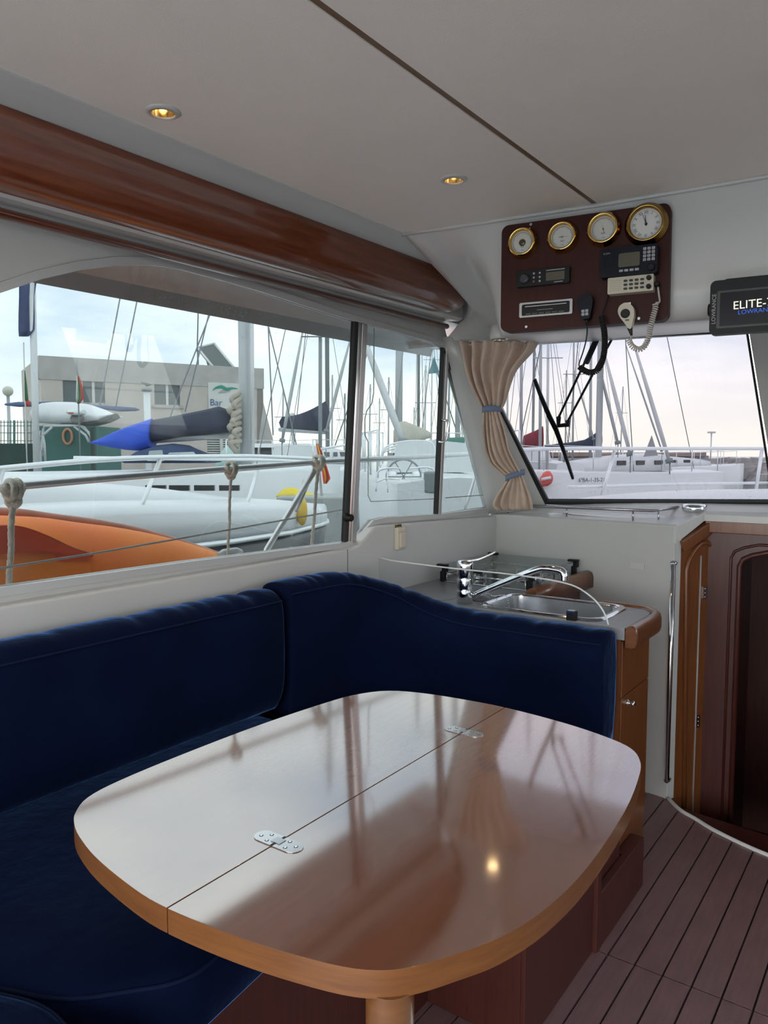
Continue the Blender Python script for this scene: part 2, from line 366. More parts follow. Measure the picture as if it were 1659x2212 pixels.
# ---- companionway
JP = Plane(JA, JB - JA, (0, 0, 1)); JP.n = V(((JB - JA).y, -(JB - JA).x, 0)).normalized()
Lj = (JB - JA).length
jamb = struct(link('wall_companionway', plate(JP, [(0, -.7), (Lj, -.7), (Lj, 1.205), (0, 1.118)], [], -.02, 0), mahogz), 'varnished wooden side lining of the companionway', 'wall')
FP = Plane((-.787, 3.502, 0), (1, .02, 0), (0, 0, 1)); FP.n = V((0, -1, 0))
dw = [FP.pix(*q) for q in [(1598, 1222), (1606, 1208), (1626, 1200), (1659, 1194)]]
dcx = dw[-1][0] + .16
arch = [(dw[0][0], -.6)] + dw + [(2 * dcx - p[0], p[1]) for p in reversed(dw)] + [(2 * dcx - dw[0][0], -.6)]
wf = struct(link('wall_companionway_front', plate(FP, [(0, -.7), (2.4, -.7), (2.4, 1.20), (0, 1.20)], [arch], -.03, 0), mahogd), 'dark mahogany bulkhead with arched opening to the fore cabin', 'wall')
fr = [FP.pt(a, b, .006) for a, b in arch]
MB().tube(fr, .011, 8).build('arch_moulding', mahogd, wf)
MB().tube([FP.pt(a + (-.035 if a < dcx else .035), b + (.03 if b > 0 else 0), .004) for a, b in arch], .006, 6).build('arch_moulding', mahogd, wf)
# fore cabin: dark room behind the arch
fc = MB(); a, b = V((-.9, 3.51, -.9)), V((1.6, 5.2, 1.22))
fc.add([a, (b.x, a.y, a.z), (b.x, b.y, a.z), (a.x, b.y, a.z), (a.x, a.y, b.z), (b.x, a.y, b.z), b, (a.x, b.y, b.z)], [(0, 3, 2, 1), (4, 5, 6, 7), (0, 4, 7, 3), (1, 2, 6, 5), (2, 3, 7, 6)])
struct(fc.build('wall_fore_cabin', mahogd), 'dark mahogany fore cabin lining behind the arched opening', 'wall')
struct(MB().b2((-.9, 3.0, -.62), (1.2, 3.56, -.55)).build('floor_companionway', plankm), 'lower step floor in the companionway', 'floor')
struct(MB().poly([p + V((0, 0, -.02)) for p in curve] , (0, 0, -.55)).build('wall_step_riser', mahogd), 'mahogany riser below the curved floor edge', 'wall')
# trim along the cut-out
tr = MB()
def trimseg(a, b, w=.045, t=.02, n=V((0, -1, 0))):
    a, b = V(a), V(b); d = (b - a).normalized(); u = n.cross(d).normalized()
    if u.z < 0: u = -u
    tr.poly([a, b, b - u * w, a - u * w], n * t)
trimseg(JP.pt(-.004, 1.122), JP.pt(Lj + .004, 1.203), .05, .02, JP.n)
trimseg((-.792, 3.498, 1.203), (1.6, 3.52, 1.203), .05, .02)
struct(tr.build('trim_2', mahogz, None, .003), 'varnished wooden capping along the companionway cut-out', 'trim')
# folded wooden door leaf with arched frame and hinges in the jamb
dj = thing('companionway_door', 'narrow arched wooden door leaf with steel hinges folded in the companionway', 'door', JP.pt(.06, -.5))
def jp(q, d): a, b = JP.pix(*q); return JP.pt(a, b, d)
ap = [JP.pix(*q) for q in [(1480, 1740), (1481, 1232), (1486, 1212), (1496, 1192), (1508, 1178), (1520, 1172), (1531, 1176), (1537, 1188), (1538, 1205)]]
ap = [V((p[0], p[1])) for p in ap]; ap[0].y = -.45
ap2 = [ap[0]] + cr(ap[1:], 5)
MB().tube([JP.pt(p.x, p.y, .004) for p in ap2], .0105, 8).build('arched_frame', mahogz, dj)
inn = [(p.x, p.y) for p in ap2] + [(ap2[-1].x, -.45)]
link('door_leaf', plate(JP, inn, [], -.002, .003), mahogz, dj)
ed = [JP.pix(1512, 1200), JP.pix(1490, 1770)]
MB().tube([JP.pt(ed[0][0], ed[0][1], .006), JP.pt(ed[0][0] - .002, -.2, .006)], .004, 6).build('leaf_edge', pm('leaf_edge_grey', (.42, .38, .36), .4), dj)
for q in ((1520, 1280), (1505, 1557)):
    a, b = JP.pix(*q)
    h_ = link('hinge', plate(JP, rrect(a - .012, b - .028, a + .012, b + .028, .005), [], .002, .009), steel, dj, .001)
    for k in (-.018, 0, .018): MB().lathe(JP.pt(a, b + k, .009), JP.n, [(.004, 0), (.003, .002)], 8).build('screw', chrome, h_)
# vertical grab rail on the bulkhead corner
gp = [BP.pt(Lb - .002, 1.03, .018), BP.pt(Lb - .002, .09, .018)]
gr = thing('grab_rail', 'vertical polished steel grab rail on the bulkhead corner by the companionway', 'handrail', gp[1])
MB().tube(gp, .0115, 12).build('rail', chrome, gr)
for p in gp: MB().lathe(p, BP.n, [(.012, -.022), (.012, .004)], 10).build('rail_end', chrome, gr)
# ---- windscreen
WS = Plane((-.58, 3.685, 1.28), V((-.58, 3.685, 1.28)) - V((-1.56, 3.545, 1.25)), V((-.594, 3.20, 1.95)) - V((-.58, 3.685, 1.28)))
WS.n = -WS.n if WS.n.y > 0 else WS.n
wl = [WS.pix(*q) for q in [(1183, 1086), (1659, 1090)]]
wv = lambda q: WS.pix(*q)
tl = wv((1003, 742)); tr_ = wv((1615, 712)); bl = wv((1183, 1088)); br = wv((1676, 1090))
glassp = [tl, tr_, br, wv((1420, 1090)), bl]
win2 = struct(link('window_2', plate(WS, glassp, [], -.008, -.002), glassW), 'raked windscreen pane above the dash', 'window')
bar(WS, (1003, 742), (1183, 1088), .024, -.012, .006, 'gasket', rubber, win2)
bar(WS, (1003, 744), (1618, 713), .012, -.010, .006, 'gasket', rubber, win2)
bar(WS, (1183, 1084), (1676, 1086), .022, -.012, .010, 'gasket', rubber, win2)
bar(WS, (1613, 712), (1672, 1090), .008, -.010, .008, 'gasket', rubber, win2)
mu = WS.pix(1634, 712); mu2 = WS.pix(1694, 1091)
struct(link('trim_3', plate(WS, [(mu[0] - .025, mu[1]), (mu[0] + .06, mu[1]), (mu2[0] + .06, mu2[1]), (mu2[0] - .025, mu2[1])], [], -.03, .015), gel, None, .006), 'white windscreen pillar', 'trim')
# starboard half of the windscreen, outside the frame
link('pane', plate(WS, [(mu[0] + .06, mu[1]), (mu[0] + 1.5, mu[1] - .05), (mu[0] + 1.75, br[1] - .1), (mu2[0] + .06, mu2[1])], [], -.008, -.002), glassW, win2)
# A pillar between side window and windscreen
q1, q2 = WP.pt(2.905, 1.0, .001), WP.pt(3.47, .185, .001)
q3, q4 = WS.pt(tl[0] + .01, tl[1] + .02, .004), WS.pt(bl[0] - .005, bl[1] - .02, .004)
pil = MB(); mid = lambda a, b, t: a.lerp(b, t)
R = []
for i in range(9):
    t = i / 8; a = q1.lerp(q2, t); b = q3.lerp(q4, t); c = a.lerp(b, .45) + V((.02, -.02, 0))
    R.append([a, a.lerp(c, .5) + V((.006, -.006, 0)), c, c.lerp(b, .6) + V((.004, -.004, 0)), b, b + V((0, .05, 0)), a + V((-.05, .05, 0))])
pil.rings(R); struct(pil.build('trim_4', gel), 'white sloping pillar between side window and windscreen', 'trim')
# ---- ceiling and roof
ce = [(-1.43, 2.092), (-1.25, 2.118), (-.813, 2.174), (-.38, 2.20), (.2, 2.2), (1.45, 2.12)]
SE = -.82
def inter(x):
    for a, b in zip(ce, ce[1:]):
        if a[0] <= x <= b[0]: return a[1] + (b[1] - a[1]) * (x - a[0]) / (b[0] - a[0])
CPl = Plane((0, 0, ZC), (1, 0, 0), (0, 1, 0)); CPl.n = V((0, 0, 1))
ceil = struct(MB().b2((-1.72, -1.7, ZC + .02), (1.55, 2.9, ZC + .05)).build('ceiling', liner), 'cream vinyl headliner in large panels', 'ceiling')
pp = [(-1.43, -1.68), (SE - .008, -1.68), (SE - .008, inter(SE))] + [p for p in reversed(ce) if p[0] < SE - .01]
ps = [(SE + .008, -1.68), (1.45, -1.68)] + [p for p in reversed(ce) if p[0] > SE] + [(SE + .008, inter(SE))]
link('headliner_panel', plate(CPl, pp, [circ(*CPl.pix(352, 241), .030), circ(*CPl.pix(980, 387), .030)], 0, .03), liner, ceil, .004)
link('headliner_panel', plate(CPl, ps, [], 0, .03), liner, ceil, .004)
struct(MB().b2((SE - .009, -1.68, ZC + .003), (SE + .009, inter(SE), ZC + .02)).build('trim_5', pm('ceiling_bead', (.17, .10, .055), .4)), 'thin brown bead between two headliner panels', 'trim')
struct(MB().tube([V((p[0], p[1] + .004, ZC - .004)) for p in ce], .006, 8).build('trim_6', gel), 'white bead along the front edge of the headliner', 'trim')
struct(MB().b2((-2.0, -2.3, 2.26), (1.9, 3.3, 2.30)).build('roof', gel), 'white coachroof above the cabin with an added overhang aft', 'roof')  # unseen aft overhang past the doors, added to cut sky light on walls
# eaves outside
ea = MB(); ea.poly([V((-1.74, -1.7, 2.06)), V((-2.02, -1.7, 2.01)), V((-2.05, -1.7, 1.965)), V((-2.09, -1.7, 1.985)), V((-2.09, -1.7, 2.28)), V((-1.74, -1.7, 2.28))], (0, 4.95, 0))
struct(ea.build('roof_eave', pm('eave_gelcoat', (.74, .76, .77), .3)), 'white roof overhang outside the side window', 'roof')
ef = MB(); ef.poly([V((-2.05, 2.95, 2.28)), V((-2.05, 3.05, 1.98)), V((-2.05, 3.62, 2.035)), V((-2.05, 3.72, 2.045)), V((-2.05, 3.76, 2.10))], (3.9, 0, 0))
struct(ef.build('roof_visor', bpy.data.materials['eave_gelcoat']), 'white roof visor above the windscreen', 'roof')
# white strip and wooden valance along the port side
def prof(P, y0, y1, name, mat, n=1, end_round=0.0, sm=True):
    R = []
    for i in range(n + 1):
        y = y0 + (y1 - y0) * i / n; R.append([V((p[0], y, p[1])) for p in P])
    if end_round:
        c = V((sum(p[0] for p in P) / len(P), 0, sum(p[1] for p in P) / len(P)))
        for k in range(1, 6):
            a = k / 5 * math.pi / 2; s = max(.02, math.cos(a)); back = V((-1.64, 0, 2.12))
            R.append([V((back.x + (p[0] - back.x) * s, y1 + end_round * math.sin(a), back.z + (p[1] - back.z) * s)) for p in P])
    m = MB(); m.rings(R, True, True, sm); return m.build(name, mat)
struct(prof([(-1.425, 2.196), (-1.44, 2.19), (-1.50, 2.170), (-1.52, 2.165), (-1.52, 2.22), (-1.425, 2.22)], -1.68, 2.80, 'trim_7', gel, 1, 0, False), 'white strip between headliner and wooden valance', 'trim')
vp = [(-1.498, 2.168)]
for i in range(15):
    t = i / 14; a = math.radians(62 - 165 * t)
    vp.append((-1.60 + .125 * math.cos(a) * 1.0, 2.082 + .085 * math.sin(a)))
vp = [(-1.500, 2.168), (-1.507, 2.150), (-1.512, 2.128), (-1.516, 2.118), (-1.520, 2.112), (-1.523, 2.100), (-1.528, 2.086), (-1.538, 2.070), (-1.552, 2.058), (-1.570, 2.050), (-1.592, 2.046), (-1.620, 2.047), (-1.655, 2.052), (-1.70, 2.06), (-1.72, 2.12), (-1.66, 2.18), (-1.52, 2.18)]
struct(prof(vp, -1.68, 2.60, 'trim_8', mahog, 1, .20), 'glossy rounded mahogany valance above the side window', 'trim')
struct(prof([(-1.64, 2.056), (-1.66, 2.046), (-1.70, 2.050), (-1.74, 2.056), (-1.76, 2.12), (-1.64, 2.10)], -1.68, 2.86, 'trim_9', gel, 1, 0, False), 'white lip under the mahogany valance', 'trim')
mo = [(-1.722 + .016 * math.cos(math.radians(a)), 2.030 + .012 * math.sin(math.radians(a))) for a in range(0, 360, 30)]
struct(prof(mo, -1.68, 2.86, 'trim_10', mahog), 'thin mahogany curtain batten above the side window', 'trim')
# brow: moulded face between headliner and windscreen that carries the instruments
PN = V((math.sin(.141), -math.cos(.141), 0))
topc = [V((-1.53, 2.86, 2.160)), V((-1.475, 2.45, 2.184)), V((-1.432, 2.105, 2.2)), V((-1.30, 2.122, 2.2)), V((-1.14, 2.140, 2.2)), V((-.813, 2.178, 2.2)), V((-.38, 2.205, 2.2)), V((.2, 2.21, 2.2)), V((1.5, 2.15, 2.2))]
botc = [V((-1.76, 2.92, 1.985)), V((-1.575, 2.95, 1.972)), V((-1.47, 2.93, 1.960)), V((-1.33, 2.78, 1.935)), V((-1.12, 2.20, 1.862)), V((-.813, 2.190, 1.858)), V((-.38, 2.23, 1.858)), V((.2, 2.27, 1.858)), V((1.5, 2.25, 1.86))]
wst = [V((-1.76, 2.95, 1.988)), V((-1.60, 2.97, 1.968)), V((-1.48, 3.0, 1.960)), V((-1.36, 3.04, 1.956)), V((-1.22, 3.07, 1.955)), V((-.85, 3.14, 1.955)), V((-.45, 3.21, 1.955)), V((.2, 3.25, 1.955)), V((1.5, 3.05, 1.955))]
T, B, W = cr(topc, 5), cr(botc, 5), cr(wst, 5)
R = []
for a, b, c in zip(T, B, W):
    d = (c - b); R.append([a + V((0, 0, .03)), a, a.lerp(b, .25), a.lerp(b, .5), a.lerp(b, .75), a.lerp(b, .93), b + d * .02 + V((0, 0, -.0)), b + d * .06 + V((0, 0, -.004)), b + d * .3, b + d * .7, c, c + V((0, .06, .0)), c + V((0, .06, .12))])
bw = MB(); bw.rings(R, closed=False, caps=False); struct(bw.build('wall_brow', gel), 'white moulded overhead brow above the windscreen', 'wall')
# starboard and aft sides, outside the frame
SP = Plane((1.52, 0, 0), (0, 1, 0), (0, 0, 1)); SP.n = V((1, 0, 0))
struct(link('wall_right', plate(SP, [(-1.7, -.1), (3.5, -.1), (3.5, 1.2), (3.0, 2.2), (-1.7, 2.2)], [[(-1.45, 1.15), (3.15, 1.15), (2.8, 1.98), (-1.45, 1.98)]], 0, .03), gel), 'white cabin side wall on the helm side', 'wall')
win3 = struct(link('window_3', plate(SP, [(-1.45, 1.15), (3.15, 1.15), (2.8, 1.98), (-1.45, 1.98)], [], .010, .016), glassS), 'long side window on the helm side', 'window')
AP = Plane((0, -1.7, 0), (1, 0, 0), (0, 0, 1)); AP.n = V((0, -1, 0))
struct(link('wall_back', plate(AP, [(-1.85, -.1), (1.55, -.1), (1.55, 2.25), (-1.85, 2.25)], [[(-1.65, .0), (1.4, .0), (1.4, 2.1), (-1.65, 2.1)]], 0, .03), gel), 'white aft cabin wall with wide open doors', 'wall')
# ================================================================ furniture
# ---- dinette table
TZ = .885
tp = [(160, 1778), (163, 1755), (190, 1722), (260, 1685), (400, 1627), (560, 1566), (700, 1519), (770, 1500), (840, 1492), (920, 1498), (1020, 1514), (1103, 1531), (1220, 1562), (1310, 1592), (1362, 1616), (1382, 1642), (1381, 1675), (1350, 1752), (1270, 1872), (1180, 1962), (1080, 2025), (980, 2062), (900, 2086), (830, 2096), (740, 2088), (600, 2052), (470, 2008), (343, 1953), (270, 1905), (205, 1850), (170, 1805)]
TO = [atZ(x, y, TZ) for x, y in tp]
TO = cr(TO, 4, True)
SX = -1.088 * (1.5 - TZ) / .82
def leaf(side, name, par):
    L = []; n = len(TO)
    for i in range(n):
        a, b = TO[i], TO[(i + 1) % n]; ins = lambda p: (p.x < SX) == (side < 0)
        if ins(a): L.append((a.x, a.y))
        if ins(a) != ins(b):
            t = (SX - a.x) / (b.x - a.x); L.append((SX + side * .0012, a.y + (b.y - a.y) * t))
    TP = Plane((0, 0, TZ), (1, 0, 0), (0, 1, 0)); TP.n = V((0, 0, 1))
    me = plate(TP, L, [], -.036, 0); me.materials.append(tablem); me.materials.append(tedge)
    for p in me.polygons: p.material_index = 0 if p.normal.z > .5 else 1
    return link(name, me, None, par, .0035, 3)
pc0 = atZ(832, 2185, .82)
table = thing('dinette_table', 'oval folding cherry wood table with a hinged centre seam', 'table', (pc0.x, pc0.y, 0))
leaf(-1, 'table_leaf', table); leaf(1, 'table_leaf', table)
TPl = Plane((0, 0, TZ), (1, 0, 0), (0, 1, 0)); TPl.n = V((0, 0, 1))
hst = pm('hinge_plate', (.72, .72, .73), .18, .9)
for q in ((597, 1817), (1010, 1583)):
    c = TPl.hit(*q); c.x = SX
    hg = link('table_hinge', plate(TPl, rrect(c.x - .047, c.y - .0165, c.x + .047, c.y + .0165, .0164, 8), [], .0003, .0016), hst, table)
    MB().b2((c.x - .0022, c.y - .0165, TZ + .001), (c.x + .0022, c.y - .0075, TZ + .002)).build('hinge_gap', ink, hg)
    MB().b2((c.x - .0022, c.y + .0075, TZ + .001), (c.x + .0022, c.y + .0165, TZ + .002)).build('hinge_gap', ink, hg)
    MB().b2((c.x - .009, c.y - .0078, TZ + .0012), (c.x + .009, c.y + .0078, TZ + .0028)).build('hinge_knuckle', steel, hg)
    for sx2 in (-1, 1):
        for dx, dy in ((.0165, .009), (.0225, -.0085), (.0345, .003)):
            s_ = MB().lathe((c.x + sx2 * dx, c.y + dy * (1 if sx2 > 0 else -1), TZ + .0014), (0, 0, 1), [(.0036, 0), (.0033, .0006)], 12).build('screw', ink, hg)
            MB().lathe((c.x + sx2 * dx, c.y + dy * (1 if sx2 > 0 else -1), TZ + .0018), (0, 0, 1), [(.0027, 0), (.0022, .0006)], 10).build('screw_head', chrome, hg)
pc = atZ(832, 2185, .82)
MB().lathe((pc.x, pc.y + .01, .0), (0, 0, 1), [(.10, 0), (.10, .012), (.034, .02), (.030, .05), (.030, .851)], 20).build('pedestal', tedge, table)
# ---- settee
base = thing('settee_base', 'dark mahogany plinth under the blue settee', 'bench', (-1.3, 1.4, 0))
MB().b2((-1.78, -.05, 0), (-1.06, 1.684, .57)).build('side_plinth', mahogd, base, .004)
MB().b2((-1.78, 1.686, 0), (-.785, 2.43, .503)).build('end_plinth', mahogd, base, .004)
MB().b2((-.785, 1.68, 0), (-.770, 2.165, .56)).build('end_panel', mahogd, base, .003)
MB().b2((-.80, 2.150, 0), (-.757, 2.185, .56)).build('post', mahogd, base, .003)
MB().b2((-1.06, -.05, 0), (-.80, .45, .57)).build('aft_plinth', mahogd, base, .004)
def cushion(P, z0, z1, name, label, r=.035):
    CPn = Plane((0, 0, z0), (1, 0, 0), (0, 1, 0)); CPn.n = V((0, 0, 1))
    rings = []
    for t in range(0, 6):
        a = t / 5 * math.pi / 2; rings.append((r * (1 - math.sin(a)), z0 + r * (1 - math.cos(a))))
    rings = [(r * .4, z0)] + [(0, z0 + r * .5), (0, (z0 + z1) / 2), (0, z1 - r)] + [(r * (1 - math.cos(k / 5 * math.pi / 2)), z1 - r + r * math.sin(k / 5 * math.pi / 2)) for k in range(1, 6)] + [(r + .06, z1 + .006), (r + .14, z1 + .008)]
    m = MB(); R = []; cxm = sum(p[0] for p in P) / len(P); cym = sum(p[1] for p in P) / len(P)
    for o_, z in rings:
        L = P if not o_ else (offset(P, -o_) if o_ <= r else [(cxm + (x - cxm) * (1 - o_ / .45), cym + (y - cym) * (1 - o_ / .45)) for x, y in P]); R.append([V((x, y, z)) for x, y in L])
    m.rings(R); o = m.build(name, navy); tag(o, label, 'cushion', 'settee seat cushions')
    pip = MB().tube([V((x, y, z1 - r * .35)) for x, y in offset(P, .001 - r * .25)], .004, 6, True); pip.build('piping', pipem, o)
    return o
def dense(P, k=6, r=.05):
    out = []; n = len(P)
    for i in range(n):
        p, q, s = V(P[i - 1]), V(P[i]), V(P[(i + 1) % n]); a = q + (p - q).normalized() * r; b = q + (s - q).normalized() * r
        for j in range(k + 1):
            t = j / k; w = a * (1 - t) ** 2 + q * 2 * t * (1 - t) + b * t * t; out.append((w.x, w.y))
    return out
cushion(dense([(-1.78, .49), (-1.20, .53), (-1.02, .60), (-.90, .74), (-.93, 1.0), (-1.0, 1.66), (-1.78, 1.68)]), .57, .69, 'seat_cushion', 'long navy seat cushion along the side wall behind the table')
cushion(dense([(-1.61, 1.69), (-1.10, 1.68), (-.795, 1.68), (-.795, 2.255), (-1.36, 2.24), (-1.50, 2.14), (-1.60, 1.95)]), .50, .61, 'seat_cushion', 'navy seat cushion against the galley side, under the table')
cushion(dense([(-1.78, -.15), (-.80, -.15), (-.82, .56), (-1.02, .585), (-1.20, .52), (-1.78, .48)]), .57, .705, 'seat_cushion', 'navy seat cushion at the aft end of the settee')
def backrest(path, ztop, name, label, th=.17, zb=.66):
    """path: list of (x,y) along the cushion centre; ztop function of station 0..1"""
    m = MB(); R = []; pip = []; n = len(path); rdm = random.Random(len(path)); creases = [(rdm.uniform(3, n - 3), rdm.uniform(.7, 1.5), rdm.uniform(.008, .028)) for _ in range(n // 4)]
    for i in range(n):
        p = V(path[i]); a = V(path[max(i - 1, 0)]); b = V(path[min(i + 1, n - 1)]); t = (b - a).normalized()
        side = V((t.y, -t.x)); s = i / (n - 1); z1 = ztop(s)
        e = min(1, min(s, 1 - s) * (n - 1) / 7.0); e = math.sqrt(max(.0, 1 - (1 - e) ** 2)); sq = .86 + .14 * e
        h = th / 2
        sec = [(-h, .684), (h * .45, .684), (h * .60, .70), (h * .76, .722), (h * .90, .748), (h * 1.0, .79), (h * 1.03, .88), (h * .98, z1 - .055), (h * .90, z1 - .030), (h * .66, z1 - .008), (h * .25, z1 + .003), (-h * .3, z1), (-h * .75, z1 - .012), (-h * .98, z1 - .04)]
        if zb < .6: sec[:4] = [(-h, zb), (h * .8, zb), (h * .9, zb + .08), (h * .93, .66)]
        wr = 1 - sum(am * math.exp(-((i - c0_) / wd_) ** 2) for c0_, wd_, am in creases)
        R.append([V((p.x + side.x * q * sq, p.y + side.y * q * sq, (.5 + (z - .5) * (.985 + .015 * e)) + (wr - 1) * .25 * (1 if z > .9 else 0))) for q, z in sec])
        pip.append(V((p.x + side.x * h * .93 * sq, p.y + side.y * h * .93 * sq, z1 - .034)))
    m.rings(R); o = m.build(name, navy); tag(o, label, 'cushion', 'settee back cushions')
    sd = o.modifiers.new('s', 'SUBSURF'); sd.levels = 1; sd.render_levels = 1
    MB().tube(pip[1:-1], .0028, 6).build('piping', pipem, o)
    for p in (o,):
        pass
    return o
pth = [(-1.70, -.05 + (1.745 + .05) * i / 110) for i in range(111)]
backrest(pth, lambda s: 1.072, 'back_cushion', 'long straight navy back cushion under the side window')
arc = cr([(-1.70, 1.765, 0), (-1.695, 1.95, 0), (-1.655, 2.13, 0), (-1.55, 2.27, 0), (-1.40, 2.335, 0), (-1.20, 2.352, 0), (-1.0, 2.350, 0), (-.80, 2.35, 0)], 15)
def zt(s):
    e = max(0, min(1, (s - .18) / .50)); e = e * e * (3 - 2 * e); return 1.085 - .145 * e
backrest([(p.x, p.y) for p in arc], zt, 'back_cushion', 'curved navy corner back cushion sloping down in front of the sink', .165, .50)

# ---- galley cabinet
cab = thing('galley_cabinet', 'cherry wood galley cabinet at the end of the settee with drawer line and knob', 'cabinet', (-.95, 2.6, 0))
shell = [(-1.77, 2.45), (-.806, 2.45), (-.806, 2.745), (-.86, 2.745), (-.86, 2.785), (-1.77, 2.785)]
shin = [(-1.755, 2.462), (-.820, 2.462), (-.820, 2.733), (-.873, 2.733), (-.873, 2.773), (-1.755, 2.773)]
MB().rings([[V((x, y, .02)) for x, y in shin], [V((x, y, .892)) for x, y in shin], [V((x, y, .892)) for x, y in shell], [V((x, y, 0)) for x, y in shell]], smooth=False).build('body', mahogz, cab)
MB().b2((-.806, 2.455, .695), (-.800, 2.742, .882)).build('drawer_front', mahogz, cab, .0015)
cdo = MB().b2((-.806, 2.455, .185), (-.800, 2.742, .690)).build('door', mahogz, cab, .0015)
MB().poly([V((-.784, 2.187, 0)), V((-.757, 2.187, 0)), V((-.757, 2.60, 0)), V((-.806, 2.60, 0)), V((-.806, 2.447, 0)), V((-.784, 2.447, 0))], (0, 0, .175)).build('plinth_step', mahogd, cab, .004)
kp = atX(1355, 1518, -.80); MB().lathe(kp, (1, 0, 0), [(.012, 0), (.012, .003), (.006, .006), (.006, .014), (.011, .018), (.010, .024), (.004, .026)], 16).build('latch_knob', chrome, cdo)
MB().poly([V((-1.77, 2.787, 0)), V((-1.31, 2.787, 0)), V((-1.31, 3.390, 0)), V((-1.77, 3.462, 0))], (0, 0, .892)).build('stove_cabinet', mahogz, cab, .003)
# ---- worktop
wt = thing('galley_worktop', 'grey laminate L-shaped galley worktop with rounded wooden lip', 'worktop', (-1.3, 2.9, .885))
WPl = Plane((0, 0, .93), (1, 0, 0), (0, 1, 0)); WPl.n = V((0, 0, 1))
SK = (-1.342, 2.495, -.905, 2.765)
wo = [(-1.788, 2.436), (-.79, 2.436), (-.79, 2.70), (-.80, 2.745), (-.83, 2.775), (-.88, 2.79), (-1.31, 2.80), (-1.31, 3.385), (-1.788, 3.462)]
link('counter', plate(WPl, wo, [rrect(*SK, .05)], -.04, 0), greyw, wt, .002)
lo = cr([(-.782, 2.436, 0), (-.782, 2.56, 0), (-.782, 2.69, 0), (-.792, 2.745, 0), (-.825, 2.783, 0), (-.88, 2.80, 0), (-1.0, 2.803, 0)], 6)
def lipsweep(path, name):
    R = []
    for i, p in enumerate(path):
        a = path[max(i - 1, 0)]; b = path[min(i + 1, len(path) - 1)]; t = (b - a).normalized(); s = V((t.y, -t.x, 0))
        sec = [(-.004, .932), (.004, .938), (.016, .938), (.026, .930), (.030, .915), (.030, .885), (.026, .872), (.016, .868), (-.006, .868)]
        R.append([V((p.x + s.x * q, p.y + s.y * q, z)) for q, z in sec])
    return MB().rings(R).build(name, lip, wt)
lipsweep(lo, 'wooden_lip')
lo2 = [V((-1.29, 2.81, 0)), V((-1.29, 3.1, 0)), V((-1.285, 3.36, 0)), V((-1.27, 3.40, 0))]
R = []
for p in lo2: R.append([V((p.x + q, p.y, z)) for q, z in [(-.03, .925), (-.02, .945), (0, .955), (.018, .948), (.026, .93), (.026, .88), (-.02, .86)]])
MB().rings(R).build('wooden_lip', lip, wt)
# ---- sink
sk = thing('sink', 'rectangular stainless steel galley sink set in the worktop', 'sink', (-1.15, 2.64, .78))
rim = rrect(SK[0] - .022, SK[1] - .022, SK[2] + .022, SK[3] + .022, .06, 6); ini = rrect(SK[0] + .004, SK[1] + .004, SK[2] - .004, SK[3] - .004, .045, 6)
R = [[V((x, y, .931)) for x, y in rim], [V((x, y, .938)) for x, y in offset(rim, -.006)], [V((x, y, .938)) for x, y in offset(ini, .006)], [V((x, y, .930)) for x, y in ini]]
MB().rings(R, caps=False).build('rim', chrome, sk)
R = [[V((x, y, .931)) for x, y in ini], [V((x, y, .85)) for x, y in offset(ini, -.008)], [V((x, y, .80)) for x, y in offset(ini, -.012)], [V((x, y, .785)) for x, y in offset(ini, -.028)], [V((x, y, .782)) for x, y in offset(ini, -.07)]]
bo = MB().rings(R, caps=False); bo.add([V((x, y, .782)) for x, y in offset(ini, -.07)], [tuple(range(len(ini)))]); bo.build('bowl', steel, sk)
MB().lathe((-1.15, 2.645, .783), (0, 0, 1), [(.03, 0), (.028, .003), (.012, .001)], 16).build('drain', chrome, sk)
pg = atZ(1052, 1297, .94); pg.x = min(pg.x, -1.405); pg.y = max(pg.y, 2.59)
sp_ = thing('sink_plug', 'grey rubber sink plug on a bead chain beside the tap', 'plug', (pg.x, pg.y, .93))
MB().lathe((pg.x, pg.y, .93), (0, 0, 1), [(.036, 0), (.036, .006), (.026, .012), (.010, .020), (.006, .021), (.006, .032), (.009, .034), (.008, .040), (.002, .041)], 18).build('stopper', pm('plug_rubber', (.10, .10, .11), .5), sp_)
ch = cr([(pg.x, pg.y, .968), (pg.x + .02, pg.y + .012, .962), (pg.x + .045, pg.y + .03, .945), (pg.x + .065, pg.y + .05, .947), (pg.x + .09, pg.y + .055, .945), (pg.x + .105, pg.y + .05, .90), (pg.x + .108, pg.y + .05, .86)], 5)
cm = MB()
for p in ch: cm.ball(p, .0026, 6)
cm.build('bead_chain', chrome, sp_)
# ---- tap
tb = atZ(1004, 1303, .93)
tap = thing('mixer_tap', 'chrome mixer tap with long angled spout beside the sink', 'tap', (tb.x, tb.y, .93))
MB().lathe((tb.x, tb.y, .93), (0, 0, 1), [(.030, 0), (.030, .05), (.028, .054), (.030, .06), (.030, .095), (.028, .10), (.031, .105), (.031, .150), (.028, .160), (.018, .164)], 24).build('body', chrome, tap)
spn = [V((tb.x + .02, tb.y + .02, .955)), V((tb.x + .15, tb.y + .03, 1.020)), V((tb.x + .27, tb.y + .04, 1.075)), V((tb.x + .31, tb.y + .042, 1.083)), V((tb.x + .36, tb.y + .043, 1.080)), V((tb.x + .372, tb.y + .043, 1.066)), V((tb.x + .373, tb.y + .043, 1.045))]
MB().tube(cr(spn, 5), [.013] * 16 + [.0145] * 15, 12).build('spout', chrome, tap)
lv = cr([V((tb.x, tb.y, 1.090)), V((tb.x + .045, tb.y + .02, 1.098)), V((tb.x + .085, tb.y + .045, 1.118)), V((tb.x + .10, tb.y + .055, 1.128))], 4)
R = []
